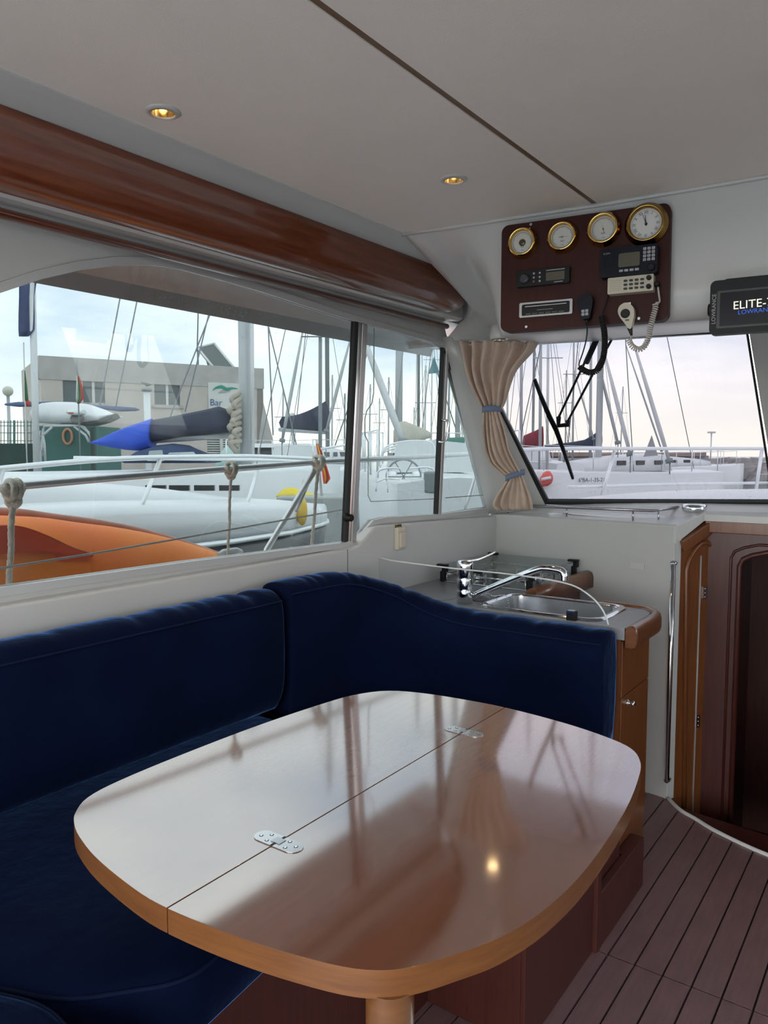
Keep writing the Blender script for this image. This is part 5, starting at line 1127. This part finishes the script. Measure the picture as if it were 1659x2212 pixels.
qbox(199, 922, 207, 1128, 19.0, .12, 'mooring_post', pm('post_dark_green', (.02, .045, .04), .6), 'dark green post between the container and the blue tarpaulin', 'post')
def globe(q, r, D, foot, label):
    c = dep(*q, D); t = thing('globe_lamp', label, 'street lamp', (c.x, c.y, -.25), 'globe street lamps')
    MB().ball(c, r, 16).build('globe', pm('globe_frosted', (.62, .60, .50), .5), t); MB().tube([V((c.x, c.y, -.25)), c + V((0, 0, -r * .9))], .05, 8).build('pole', mastm, t)
globe((17, 845), .16, 24, 0, 'globe street lamp beside the quay fence'); globe((632, 899), .12, 28, 0, 'globe street lamp right of the beige building')
# flagpole and flags
fp0, fp1 = dep(79, 1035, 18.9), dep(69, 600, 18.9)
fl = thing('flagpole', 'tall pale flagpole flying a limp navy flag', 'flagpole', V((fp0.x, fp0.y, -.25)))
MB().tube([V((fp0.x, fp0.y, -.25)), fp1], .083, 10).build('pole', mastl, fl)
def flag(L, D, cols, name, par, fold=.03):
    """hanging cloth: list of rows (y, xl, xr)"""
    nr = len(L); ns = 14
    for ci, (s0, s1, mat) in enumerate(cols):
        R = []
        for y, xl, xr in L:
            row = []
            for j in range(ns + 1):
                s = s0 + (s1 - s0) * j / ns; row.append(dep(xl + (xr - xl) * s, y, D + fold * math.sin(s * 9 + y * .02)))
            R.append(row)
        o = MB().rings(R, closed=False, caps=False).build(name, mat, par); m = o.modifiers.new('t', 'SOLIDIFY'); m.thickness = .006
navf = pm('flag_navy', (.05, .07, .16), .8, var=.15, vs=6)
flag([(606, 41, 80), (640, 41, 74), (680, 40, 75), (712, 40, 75), (727, 41, 62)], 18.85, [(0, 1, navf)], 'flag', fl)
fgr, fwh, frd = pm('flag_green', (.05, .20, .08), .8), pm('flag_white', (.7, .68, .64), .8), pm('flag_red', (.62, .06, .05), .8)
it = thing('flag_staff', 'small green white and red flag drooping in front of the beige building', 'flag', V((dep(170, 885, 18.66).x, dep(170, 885, 18.66).y, -.25)))
MB().tube([dep(166, 778, 18.66), dep(170, 885, 18.66), V((dep(170, 885, 18.66).x, dep(170, 885, 18.66).y, -.25))], .016, 6).build('staff', mastd, it)
flag([(812, 166, 170), (835, 165, 178), (860, 164, 181), (872, 166, 172)], 18.62, [(0, .35, fwh), (.35, .7, fgr), (.7, 1, frd)], 'flag', it, .03)
i2 = thing('flag_staff', 'slim green and red flag on a tall thin staff beside the pale flagpole', 'flag', V((dep(57, 960, 19.2).x, dep(57, 960, 19.2).y, -.25)))
MB().tube([dep(51, 740, 19.2), dep(57, 960, 19.2), V((dep(57, 960, 19.2).x, dep(57, 960, 19.2).y, -.25))], .016, 6).build('staff', mastl, i2)
flag([(800, 53, 54), (835, 53, 59), (866, 54, 62)], 19.17, [(0, 1, fgr)], 'flag', i2, .02); flag([(866, 55, 65), (877, 56, 65)], 19.16, [(0, 1, frd)], 'flag', i2, .02)
es = thing('flag_staff', 'red and yellow flag hanging from a staff behind the white bow', 'flag', dep(695, 1074, 8.6))
MB().tube([dep(684, 950, 8.6), dep(695, 1074, 8.6)], .014, 6).build('staff', mastl, es)
fr_, fy_ = pm('flag_bright_red', (.78, .06, .03), .7), pm('flag_bright_yellow', (.85, .50, .03), .7)
flag([(958, 683, 686), (975, 685, 695), (1000, 690, 704), (1020, 696, 710), (1034, 698, 714), (1045, 700, 706)], 8.55, [(0, .28, fr_), (.28, .72, fy_), (.72, 1, fr_)], 'flag', es, .04)
# upturned dinghy, arch frame and outboard
dh = thing('upturned_dinghy', 'white dinghy hull stored upside down above a tubular frame', 'boat', dep(165, 915, 19.8))
cov([(84, 876, 908), (92, 871, 914), (120, 868, 916), (160, 869, 918), (195, 874, 918), (225, 884, 914), (243, 892, 904), (250, 896, 900)], 19.8, 19.7, .55, hullw, 'hull', dh)
cov([(140, 913, 920), (170, 910, 921), (205, 906, 920), (232, 900, 913), (251, 893, 904)], 19.55, 19.45, .30, pm('dinghy_dark', (.10, .10, .10), .6), 'gunwale', dh)
cov([(14, 871, 876), (40, 868, 879), (90, 868, 878), (130, 867, 874)], 20.4, 20.4, .11, pm('mast_sock', (.06, .10, .20), .7), 'covered_spar', dh)
cov([(180, 873, 879), (220, 876, 884), (260, 878, 889), (290, 880, 888), (299, 883, 886)], 20.4, 20.4, .11, bpy.data.materials['mast_sock'], 'covered_spar', dh)
af = thing('arch_frame', 'white tubular arch frame carrying the dinghy', 'frame', V((dep(140, 1000, 19.25).x, dep(140, 1000, 19.25).y, -.25)))
for P in ([(86, 1124), (88, 985), (91, 960), (93, 930), (96, 920), (170, 919), (182, 922), (196, 942), (200, 985), (202, 1124)], [(92, 985), (84, 945), (86, 930)], [(113, 922), (88, 945)], [(160, 921), (185, 940), (192, 955)], [(84, 965), (94, 966)], [(176, 921), (196, 938)], [(98, 1000), (96, 960), (92, 935)]):
    MB().tube([dep(x, y, 19.25) for i, (x, y) in enumerate(P)], .032, 7).build('tube', mastl, af)
ob = thing('outboard_motor', 'small white and grey outboard motor clamped on the arch frame', 'outboard', dep(167, 918, 19.0))
cov([(149, 884, 894), (155, 884, 897), (166, 883, 898), (178, 884, 897), (182, 885, 893)], 18.98, 18.98, .18, hullw, 'cowl', ob)
cov([(156, 897, 908), (160, 897, 916), (172, 897, 917), (178, 897, 906)], 19.02, 19.02, .13, pm('motor_grey', (.22, .22, .22), .5), 'leg', ob)
MB().box(dep(153, 892, 18.79), (.13, .03, .026), (RT, V((FW.x, FW.y, 0)).normalized(), V((0, 0, 1)))).build('maker_mark', frd, ob)
sr = thing('gull_post', 'white post in front of the beige building', 'post', V((dep(320, 985, 19.5).x, dep(320, 985, 19.5).y, -.25))); MB().tube([V((dep(320, 985, 19.5).x, dep(320, 985, 19.5).y, -.25)), dep(320, 985, 19.5), dep(317, 842, 19.5)], .083, 10).build('post', hullw, sr)
MB().lathe(dep(317, 846, 19.5), (0, 0, 1), [(.09, 0), (.13, .02), (.13, .07), (.07, .09)], 12).build('cap', mastd, sr)
bi = thing('seagull', 'seagull perched on top of the white post', 'bird', dep(317, 838, 19.5)); bc = dep(317, 830, 19.5)
R = []
for k, (dx, dz, r) in enumerate(((-.15, .05, .008), (-.11, .035, .020), (-.07, .03, .030), (-.02, .0, .045), (.03, -.01, .042), (.08, -.015, .022), (.13, -.01, .006))):
    cc = bc + RT * dx + V((0, 0, dz)); R.append([cc + V((0, 0, r * math.sin(a))) + V((FW.x, FW.y, 0)).normalized() * (r * .8 * math.cos(a)) for a in [j * math.pi / 5 for j in range(10)]])
MB().rings(R).build('body', pm('gull_grey', (.16, .18, .18), .7), bi)
for s in (-.02, .02): MB().tube([bc + RT * s + V((0, 0, -.03)), dep(317, 839, 19.5) + RT * s], .006, 5).build('leg', mastd, bi)
# people-free clutter: orange lifebuoy and rolled cover near the container
rb_ = thing('hanging_lifebuoy', 'orange and white lifebuoy hung on the teal container', 'lifebuoy', dep(146, 950, 20.78)); c = dep(146, 943, 20.80)
MB().tube([c + RT * (.12 * math.cos(k * math.pi / 10)) + V((0, 0, .20 * math.sin(k * math.pi / 10))) for k in range(20)], .035, 7, True).build('ring', pm('buoy_orange', (.62, .30, .18), .6), rb_)
# ---- white motor yachts in the middle distance
def motoryacht(x0, x1, ydeck, ytop, D, label, tint=hullw):
    a, b = dep(x0, ydeck, D), dep(x1, ydeck, D); fwd = V((FW.x, FW.y, 0)).normalized(); t = thing('motor_yacht', label, 'boat', ((a.x + b.x) / 2, (a.y + b.y) / 2, -1.0), 'white motor yachts across the basin')
    L = (b - a).length; hd = (V((b.x - a.x, b.y - a.y, 0))).normalized(); ctr = V(((a.x + b.x) / 2, (a.y + b.y) / 2, 0)) + fwd * 1.2
    loft_hull(ctr, hd, L * 1.25, 2.8, a.z, -1.05, tint, t, sheer=.15, transom=.85)
    zt_ = dep(x0, ytop, D).z; zd = a.z + .05; h = zt_ - zd
    def cab(f0, f1, z0, z1, w0, w1, rake, nm, mm):
        R = []
        for f, w in ((f0, w0), (f0 + .02, w1), (f1 - .02, w1), (f1, w0)):
            cc = ctr + hd * (L * (f - .5)); R.append([cc - fwd * w + V((0, 0, z0)), cc - fwd * w * .9 - hd * rake * (1 if f > .5 else -.2) + V((0, 0, z1)), cc + fwd * w * .9 - hd * rake * (1 if f > .5 else -.2) + V((0, 0, z1)), cc + fwd * w + V((0, 0, z0))])
        MB().rings(R, smooth=False).build(nm, mm, t)
    cab(.05, .80, zd, zd + h * .42, 1.0, 1.05, .1, 'coaming', tint); cab(.10, .74, zd + h * .40, zd + h * .86, .93, .98, .25, 'window_band', portl); cab(.05, .76, zd + h * .84, zt_, 1.05, 1.1, .3, 'hardtop', tint)
    for f in (.22, .42, .58):
        cc = ctr + hd * (L * (f - .5)) - fwd * 1.0; MB().box(cc + V((0, 0, zd + h * .62)), (.07, .06, h * .5), (hd, fwd, V((0, 0, 1)))).build('window_post', tint, t)
    MB().tube([ctr + hd * L * .2 - fwd * 1.2 + V((0, 0, zd + .45)), ctr + hd * L * .55 - fwd * .7 + V((0, 0, zd + .55)), ctr + hd * L * .62 + V((0, 0, zd + .6))], .02, 6).build('bow_rail', railm, t)
    return t
motoryacht(505, 745, 1016, 958, 25.0, 'white motor yacht with a dark window band and long hardtop behind the thick mast')
motoryacht(560, 752, 1032, 1000, 13.4, 'low white motor boat with a dark hull stripe behind the hanging flag')
cg = pm('canopy_green', (.45, .62, .58), .6); tag(cov([(474, 985, 1017), (485, 968, 1017), (500, 955, 1017), (511, 951, 1017), (513, 953, 1017)], 26.2, 26.2, .7, cg, 'boat_canopy', None), 'pale green boat canopy beside the foot of the thick mast', 'canopy')
tag(cov([(600, 1068, 1072), (612, 1056, 1074), (630, 1052, 1074), (650, 1058, 1075), (675, 1066, 1075), (697, 1071, 1074)], 8.9, 8.9, .18, pm('cover_yellow', (.80, .62, .04), .6), 'yellow_cover', None), 'bright yellow folded cover lying beyond the white bow', 'cover')
qbox(600, 1071, 745, 1458, 8.6, .7, 'pontoon', pm('pontoon_grey', (.42, .43, .42), .8, var=.1, vs=3), 'grey floating pontoon behind the white bow', 'pontoon')
# ---- yachts seen through the sliding window and the windscreen
cvt = pm('cover_green', (.07, .19, .16), .8); cvr = pm('cover_red', (.23, .02, .035), .75); cvc = pm('cover_cream', (.50, .47, .40), .85, var=.15, vs=6)
sailboat(690, 21, 8, (.3, 1), 'sailing yacht with a navy sail cover seen past the window post', 1012, (.06, 9.0, mastd), (2.9, 1.0), navyc)
sailboat(905, 12.4, 6.6, (-.1, 1), 'sailing yacht with a cream bundled sail beyond the sliding window', 1045, None)
cov([(850, 930, 962), (858, 912, 960), (875, 910, 958), (895, 918, 957), (915, 926, 950), (930, 934, 946)], 12.0, 12.4, .16, cvc, 'bundled_sail', bpy.data.objects['sailboat.001'])
ck = bpy.data.objects['sailboat.001']; oc_ = dep(905, 1010, 9.3)
for k, (P, r) in enumerate((([(812, 1062), (815, 1022), (835, 1012), (862, 1012)], .012), ([(885, 1012), (925, 1010), (940, 1022), (944, 1066)], .012), ([(812, 1042), (835, 1034), (864, 1036)], .009), ([(886, 1036), (925, 1032), (942, 1044)], .009), ([(836, 1013), (838, 1064)], .009), ([(922, 1011), (924, 1066)], .009))):
    MB().tube(cr([dep(x, y, 9.2) for x, y in P], 5), r, 7).build('pushpit_rail', railm, ck)
wc_ = dep(872, 1030, 9.8); MB().tube([wc_ + RT * (.22 * math.cos(k * math.pi / 14)) + V((0, 0, .22 * math.sin(k * math.pi / 14))) for k in range(28)], .012, 6, True).build('steering_wheel', mastd, ck)
for k in range(3): a_ = k * math.pi / 3; MB().tube([wc_ + RT * (.22 * math.cos(a_)) + V((0, 0, .22 * math.sin(a_))), wc_ - RT * (.22 * math.cos(a_)) - V((0, 0, .22 * math.sin(a_)))], .007, 5).build('wheel_spoke', mastd, ck)
for k, yy in enumerate((952, 958, 964)): MB().tube(cr([dep(822, 1010, 10.6 + .5 * k), dep(826, 975 + k * 3, 10.6 + .5 * k), dep(850, yy + 6, 10.6 + .5 * k), dep(900, yy, 10.6 + .5 * k), dep(935, yy + 8, 10.6 + .5 * k), dep(944, 1010, 10.6 + .5 * k)], 5), .013, 7).build('bimini_hoop', railm, ck)
for x in (848, 900): MB().lathe(dep(x, 1040, 10.4), (0, 0, 1), [(.06, 0), (.05, .06), (.06, .12), (.03, .14)], 12).build('winch', chrome, ck)
MB().box(dep(930, 1042, 9.15), (.16, .14, .26), (RT, V((FW.x, FW.y, 0)).normalized(), V((0, 0, 1)))).build('outboard_cowl', mastd, ck, .03)
sailboat(985, 20.5, 8, (.15, 1), 'sailing yacht with a green sail cover beyond the sliding window', 1020, (.07, 10, mastm), None)
cov([(900, 966, 986), (925, 952, 985), (960, 946, 982), (1000, 944, 978), (1040, 950, 976)], 17.5, 17.5, .3, cvt, 'sail_cover', bpy.data.objects['sailboat.002'])
sailboat(905, 31, 8, (0, 1), 'sailing yacht without a sail cover in the row behind the cream sail', 1005, (.06, 11, mastd))
sailboat(1010, 41, 8, (0, 1), 'distant sailing yacht behind the corner pillar', 1000, (.07, 12, mastm), (3, 1.2), navyc)
# white yacht with the registration number
D1 = 20.5
rg_ = sailboat(1325, D1, 8.0, (-.80, -.60), 'white sailing yacht with a registration number on the bow and navy sail cover', 1030, (.085, 11, mastl), None)
cov([(1172, 963, 968), (1200, 959, 968), (1235, 955, 966), (1262, 950, 966), (1280, 940, 965), (1292, 930, 962), (1297, 926, 962)], D1 + .5, D1 + .5, .2, navyc, 'sail_cover', rg_)
fh = V((FW.x, FW.y, 0)).normalized(); hd1 = (RT * -.8 - fh * .6).normalized(); sd1 = V((hd1.y, -hd1.x, 0)); o1 = dep(1325, 1010, D1); o1.z = 0
if sd1.dot(CAM - o1) < 0: sd1 = -sd1
def hpt(t): return o1 + hd1 * (8.0 * (t - .5)) + sd1 * (1.2 * (1 - max(0, (t - .45) / .55) ** 2.2) * 1.01)
tA, tB = hpt(.80), hpt(.715)
RP = Plane(tA, tB - tA, (0, 0, 1)); RP.n = RP.u.cross(RP.v)
zreg = dep(1262, 1041, 18.5).z
text('6ªBA-1-35-21', RP, 0, zreg, .14, .03, ink, rg_, 'registration')
# red cover yacht and others
ry = sailboat(1150, 31, 8, (.2, 1), 'sailing yacht with a dark red sail cover behind the wiper', 1002, (.055, 12, mastm), None)
cov([(1131, 941, 967), (1140, 937, 967), (1155, 931, 967), (1166, 925, 966), (1172, 920, 966)], 27.5, 27.5, .2, cvr, 'sail_cover', ry)
sailboat(1450, 34, 8, (.9, .3), 'sailing yacht with its mast down moored near the end of the sea wall', 1012, None)
lb = thing('red_fender', 'red and white fender hanging on the white yacht behind the wiper', 'fender', dep(1181, 1050, 18.12))
cov([(1168, 1030, 1052), (1174, 1020, 1050), (1182, 1017, 1050), (1188, 1018, 1046), (1192, 1024, 1038)], 18.12, 18.12, .14, pm('fender_red', (.72, .11, .08), .5), 'body', lb)
MB().tube([dep(1170, 1036, 17.96), dep(1190, 1032, 17.96)], .04, 6).build('white_band', hullw, lb)
# ---- masts rising behind the front row
HULLS = [(-3.1, -.4, 16.6, 25.4), (-.7, 1.8, 8.6, 16.1), (.6, 3.3, 16.1, 25.0), (.1, 2.8, 26.6, 35.4), (3.1, 5.9, 36.6, 45.4), (2.6, 9.6, 17.4, 23.6), (4.1, 7.9, 26.6, 35.4), (8.6, 16.8, 31.5, 36.5), (-6.6, -.4, 24.4, 28.0), (3.0, 30.0, 58.5, 66.0)]
PLACED = []
def clear_depth(px_, D0, w):
    '''nearest distance at which the mast and its shrouds stand clear of the hulls and of the other masts'''
    for k in range(160):
        D = D0 + (.4 * ((k + 1) // 2)) * (1 if k % 2 else -1)
        if D < 12: continue
        l = (px_ - CX) / F * D; hw = 16 * w / 2 * D / F + .15
        if any(l + hw > h[0] and l - hw < h[1] and h[2] < D < h[3] for h in HULLS): continue
        if any(abs(l - q[0]) < hw + q[2] and abs(D - q[1]) < .9 for q in PLACED): continue
        PLACED.append((l, D, hw)); return D
    return D0
def mast(a, b, D, r, mat, lab, grp='bare masts across the harbour', taper=.8):
    pa, pb = dep(*a, D), dep(*b, D); p0 = pb.copy(); pb = V((pb.x, pb.y, -.25 if b[0] < 640 else -1.0)); t = thing('yacht_mast', lab, 'mast', pb, grp)
    MB().tube([pb, pa], [r, r * taper], 8).build('spar', mat, t)
    f = .35; p = p0.lerp(pa, .62); s = RT * (r * 9); MB().tube([p - s, p, p + s], r * .35, 5).build('spreader', mat, t)
    for e in (-1, 1): MB().tube([pa, p0 + RT * (e * r * 16)], max(.006, r * .14), 4).build('shroud', wirem, t)
L1 = 'bare grey mast rising from the row of moored yachts'
for a, b, D, w in (((692, 560), (690, 1000), 18, 9), ((864, 560), (860, 985), 20, 18), ((935, 640), (930, 1000), 30, 4), ((990, 560), (985, 1000), 30, 5), ((612, 840), (608, 1000), 34, 4), ((718, 810), (716, 1000), 36, 4), ((745, 850), (743, 1000), 40, 4), ((840, 815), (838, 1000), 40, 4), ((800, 830), (796, 1000), 36, 4), ((820, 860), (818, 1000), 44, 3), ((895, 880), (892, 1000), 44, 3), ((920, 790), (916, 1000), 30, 5), ((972, 690), (968, 1000), 26, 6), ((1020, 760), (1018, 1000), 34, 4), ((1127, 560), (1127, 990), 24, 8), ((1169, 560), (1168, 990), 24, 8), ((1185, 640), (1183, 990), 28, 7), ((1224, 800), (1221, 985), 40, 4), ((1240, 700), (1238, 985), 36, 5), ((1278, 560), (1277, 985), 26, 7), ((1346, 835), (1339, 985), 44, 3), ((1098, 620), (1096, 990), 34, 5)):
    D = clear_depth(b[0], D, w); mm = random.choice((mastm, mastm, mastd, mastl)); mast(a, b, D, w / 2 * D / F, mm, ('thick ' if w > 6 else 'thin ' if w < 5 else 'slender ') + {'mast_grey': 'grey', 'mast_dark': 'dark', 'mast_light': 'pale'}[mm.name] + ' bare mast rising behind the moored yachts')
for a, b, D, w, hull_ in (((655, 710), (609, 955), 17.5, 7, 'sailboat'), ((760, 720), (704, 935), 17.5, 7, 'sailboat'), ((770, 690), (874, 965), 11.5, 15, 'sailboat.001'), ((1305, 760), (1362, 985), 19.5, 9, None), ((1292, 780), (1335, 960), 20, 7, None), ((1370, 745), (1447, 1000), 20, 9, None), ((1352, 745), (1430, 975), 20.5, 4, None), ((1240, 800), (1283, 950), 20, 4, None)):
    pa, pb = dep(*a, D), dep(*b, D); t = rg_ if hull_ is None else bpy.data.objects[hull_]; r = w / 2 * D / F
    fs = MB().tube([pb, pb.lerp(pa, .25), pb.lerp(pa, .6), pa], [r * .8, r * 1.1, r, r * .5], 8).build('furled_forestay', mastl if D < 15 or w > 7 else mastm, t)
    MB().lathe(pb, (pa - pb), [(r * 1.8, 0), (r * 1.8, r * 2), (r * .6, r * 2.4)], 10).build('furling_drum', mastd, fs)
    MB().tube([pb, V((pb.x, pb.y, .9))], r * .35, 6).build('tack_wire', wirem, fs)
# pennants
for q, D, mt, lab in (((938, 770), 20, pm('pennant_teal', (.14, .28, .32), .7), 'small teal pennant flying above the green sail cover'), ((1408, 940), 16, pm('pennant_grey', (.40, .40, .42), .7), 'small grey pennant below the inclined forestay')):
    p = dep(*q, D); o = MB().poly([p, p + RT * .14 + V((0, 0, -.42)), p + RT * -.16 + V((0, 0, -.45))], V((FW.x, FW.y, 0)) * .01).build('pennant', mt, rg_ if q[0] > 1000 else bpy.data.objects['sailboat.002'])
# ---- sea wall, sheds and breakwater
sw0 = thing('sea_wall', 'long grey sea wall with a brown parapet beyond the yachts', 'wall', dep(1450, 1030, 60)); swg = pm('sea_wall_grey', (.42, .41, .42), .85, var=.12, vs=.5)
qbox(1060, 984, 1530, 1040, 60, 3, 'wall_body', swg, parent=sw0); qbox(1060, 977, 1526, 986, 59.5, 4, 'parapet', pm('parapet_brown', (.36, .27, .24), .85), parent=sw0)
for k in range(7): qbox(1100 + 60 * k, 990, 1146 + 60 * k, 1004, 59.4, .3, 'shed_front', hullw if k % 2 else swg, parent=sw0)
qbox(1508, 992, 1524, 1009, 57, 1.5, 'blue_container', pm('container_blue', (.30, .42, .62), .7), 'small pale blue container at the end of the sea wall', 'container')
lm = thing('harbour_light', 'slim harbour light mast at the end of the sea wall', 'light mast', dep(1534, 1010, 62)); MB().tube([dep(1534, 1010, 62), dep(1537, 934, 62)], .06, 6).build('pole', mastl, lm); MB().box(dep(1537, 934, 62), (.6, .2, .12), (RT, FW, UP)).build('lamp_arm', mastl, lm)
bwk = struct(qbox(1528, 1006, 2400, 1050, 64, 6, 'breakwater', pm('breakwater_core', (.25, .24, .23), .9)), 'rubble breakwater closing the harbour', 'breakwater')
rk = MB(); rr_ = random.Random(3)
for k in range(420):
    x = 1530 + 620 * rr_.random(); s = rr_.random(); y = 997 + 36 * s + 4 * rr_.random(); D = 63.5 - 2.5 * s; c = dep(x, y, D); r = .30 + .3 * rr_.random()
    P = []
    for i in range(8): P.append(c + V(((1 if i & 1 else -1) * r * rr_.uniform(.6, 1.2), (1 if i & 2 else -1) * r * rr_.uniform(.6, 1.2), (1 if i & 4 else -1) * r * rr_.uniform(.45, .9))))
    rk.add(P, [(0, 1, 3, 2), (4, 6, 7, 5), (0, 4, 5, 1), (2, 3, 7, 6), (0, 2, 6, 4), (1, 5, 7, 3)])
ro = rk.build('rock', pm('rock_grey', (.42, .40, .39), .9, var=.25, vs=.8), bwk); tag(ro, kind='stuff')
# ---- windscreen wiper
wp_ = thing('windscreen_wiper', 'black pantograph windscreen wiper with two arms and a long blade', 'wiper', WS.pt(*WS.pix(1205, 915), -.03))
def wq(q, d=-.03): return WS.pt(*WS.pix(*q), d)
R = []
for q, w in (((1153, 826), .007), ((1168, 865), .009), ((1185, 905), .011), ((1200, 935), .011), ((1218, 985), .008), ((1236, 1040), .006)):
    c = wq(q, -.022); t = (wq((1236, 1040), -.022) - wq((1153, 826), -.022)).normalized(); s = WS.n.cross(t).normalized(); R.append([c + s * w + WS.n * .006, c - s * w + WS.n * .006, c - s * w * .6 - WS.n * .01, c + s * w * .6 - WS.n * .01])
MB().rings(R, smooth=False).build('blade', rubber, wp_)
for P in ([(1203, 912), (1238, 838), (1262, 788), (1284, 742)], [(1222, 922), (1250, 870), (1284, 806), (1318, 744)]): MB().tube([wq(q, -.045) for q in P], .0055, 8).build('arm', rubber, wp_)
MB().tube([wq((1203, 912), -.04), wq((1203, 930), -.04), wq((1224, 928), -.04), wq((1222, 920), -.04)], .011, 8).build('pivot_plate', rubber, wp_)
MB().tube([wq((1262, 795), -.045), wq((1286, 742), -.05)], .013, 8).build('arm_cover', rubber, wp_)

# ---- water droplets on the glass
dm = glass('droplet', (.97, .98, .99), refl=1.4); dr_ = random.Random(11); dp = MB()
def drop(pl, u, v, d, r, out):
    c = pl.pt(u, v, d); R = []; a0 = pl.n * out
    for h, q in ((0, 1), (.45, .8), (.75, .3)): R.append([c + (pl.u * math.cos(k * math.pi / 3) + pl.v * math.sin(k * math.pi / 3)) * (r * q) + a0 * (r * h) for k in range(6)])
    dp.rings(R)
for k in range(420):
    s = dr_.random(); x = 330 + 430 * s + dr_.gauss(0, 20); y = 600 + 135 * s + abs(dr_.gauss(0, 1)) * 34
    if x > 760 or x < 250: continue
    u, v = WP.pix(x, y); drop(WP, u, v, -.0105, dr_.uniform(.0008, .0024), -1)
for k in range(150): u, v = WP.pix(dr_.uniform(800, 940), dr_.uniform(760, 1080)); drop(WP, u, v, -.0185, dr_.uniform(.0007, .0018), -1)
tag(dp.build('water_droplets', dm, win), kind='stuff')
dp = MB()
for k in range(120):
    x = dr_.uniform(1210, 1650); y = 1066 + dr_.gauss(0, 9); 
    if y > 1082: continue
    u, v = WS.pix(x, y); drop(WS, u, v, -.0085, dr_.uniform(.0012, .0030), -1)
for k in range(90): u, v = WS.pix(dr_.uniform(1150, 1600), 770 + abs(dr_.gauss(0, 30))); drop(WS, u, v, -.0085, dr_.uniform(.0008, .0018), -1)
tag(dp.build('water_droplets', dm, win2), kind='stuff')
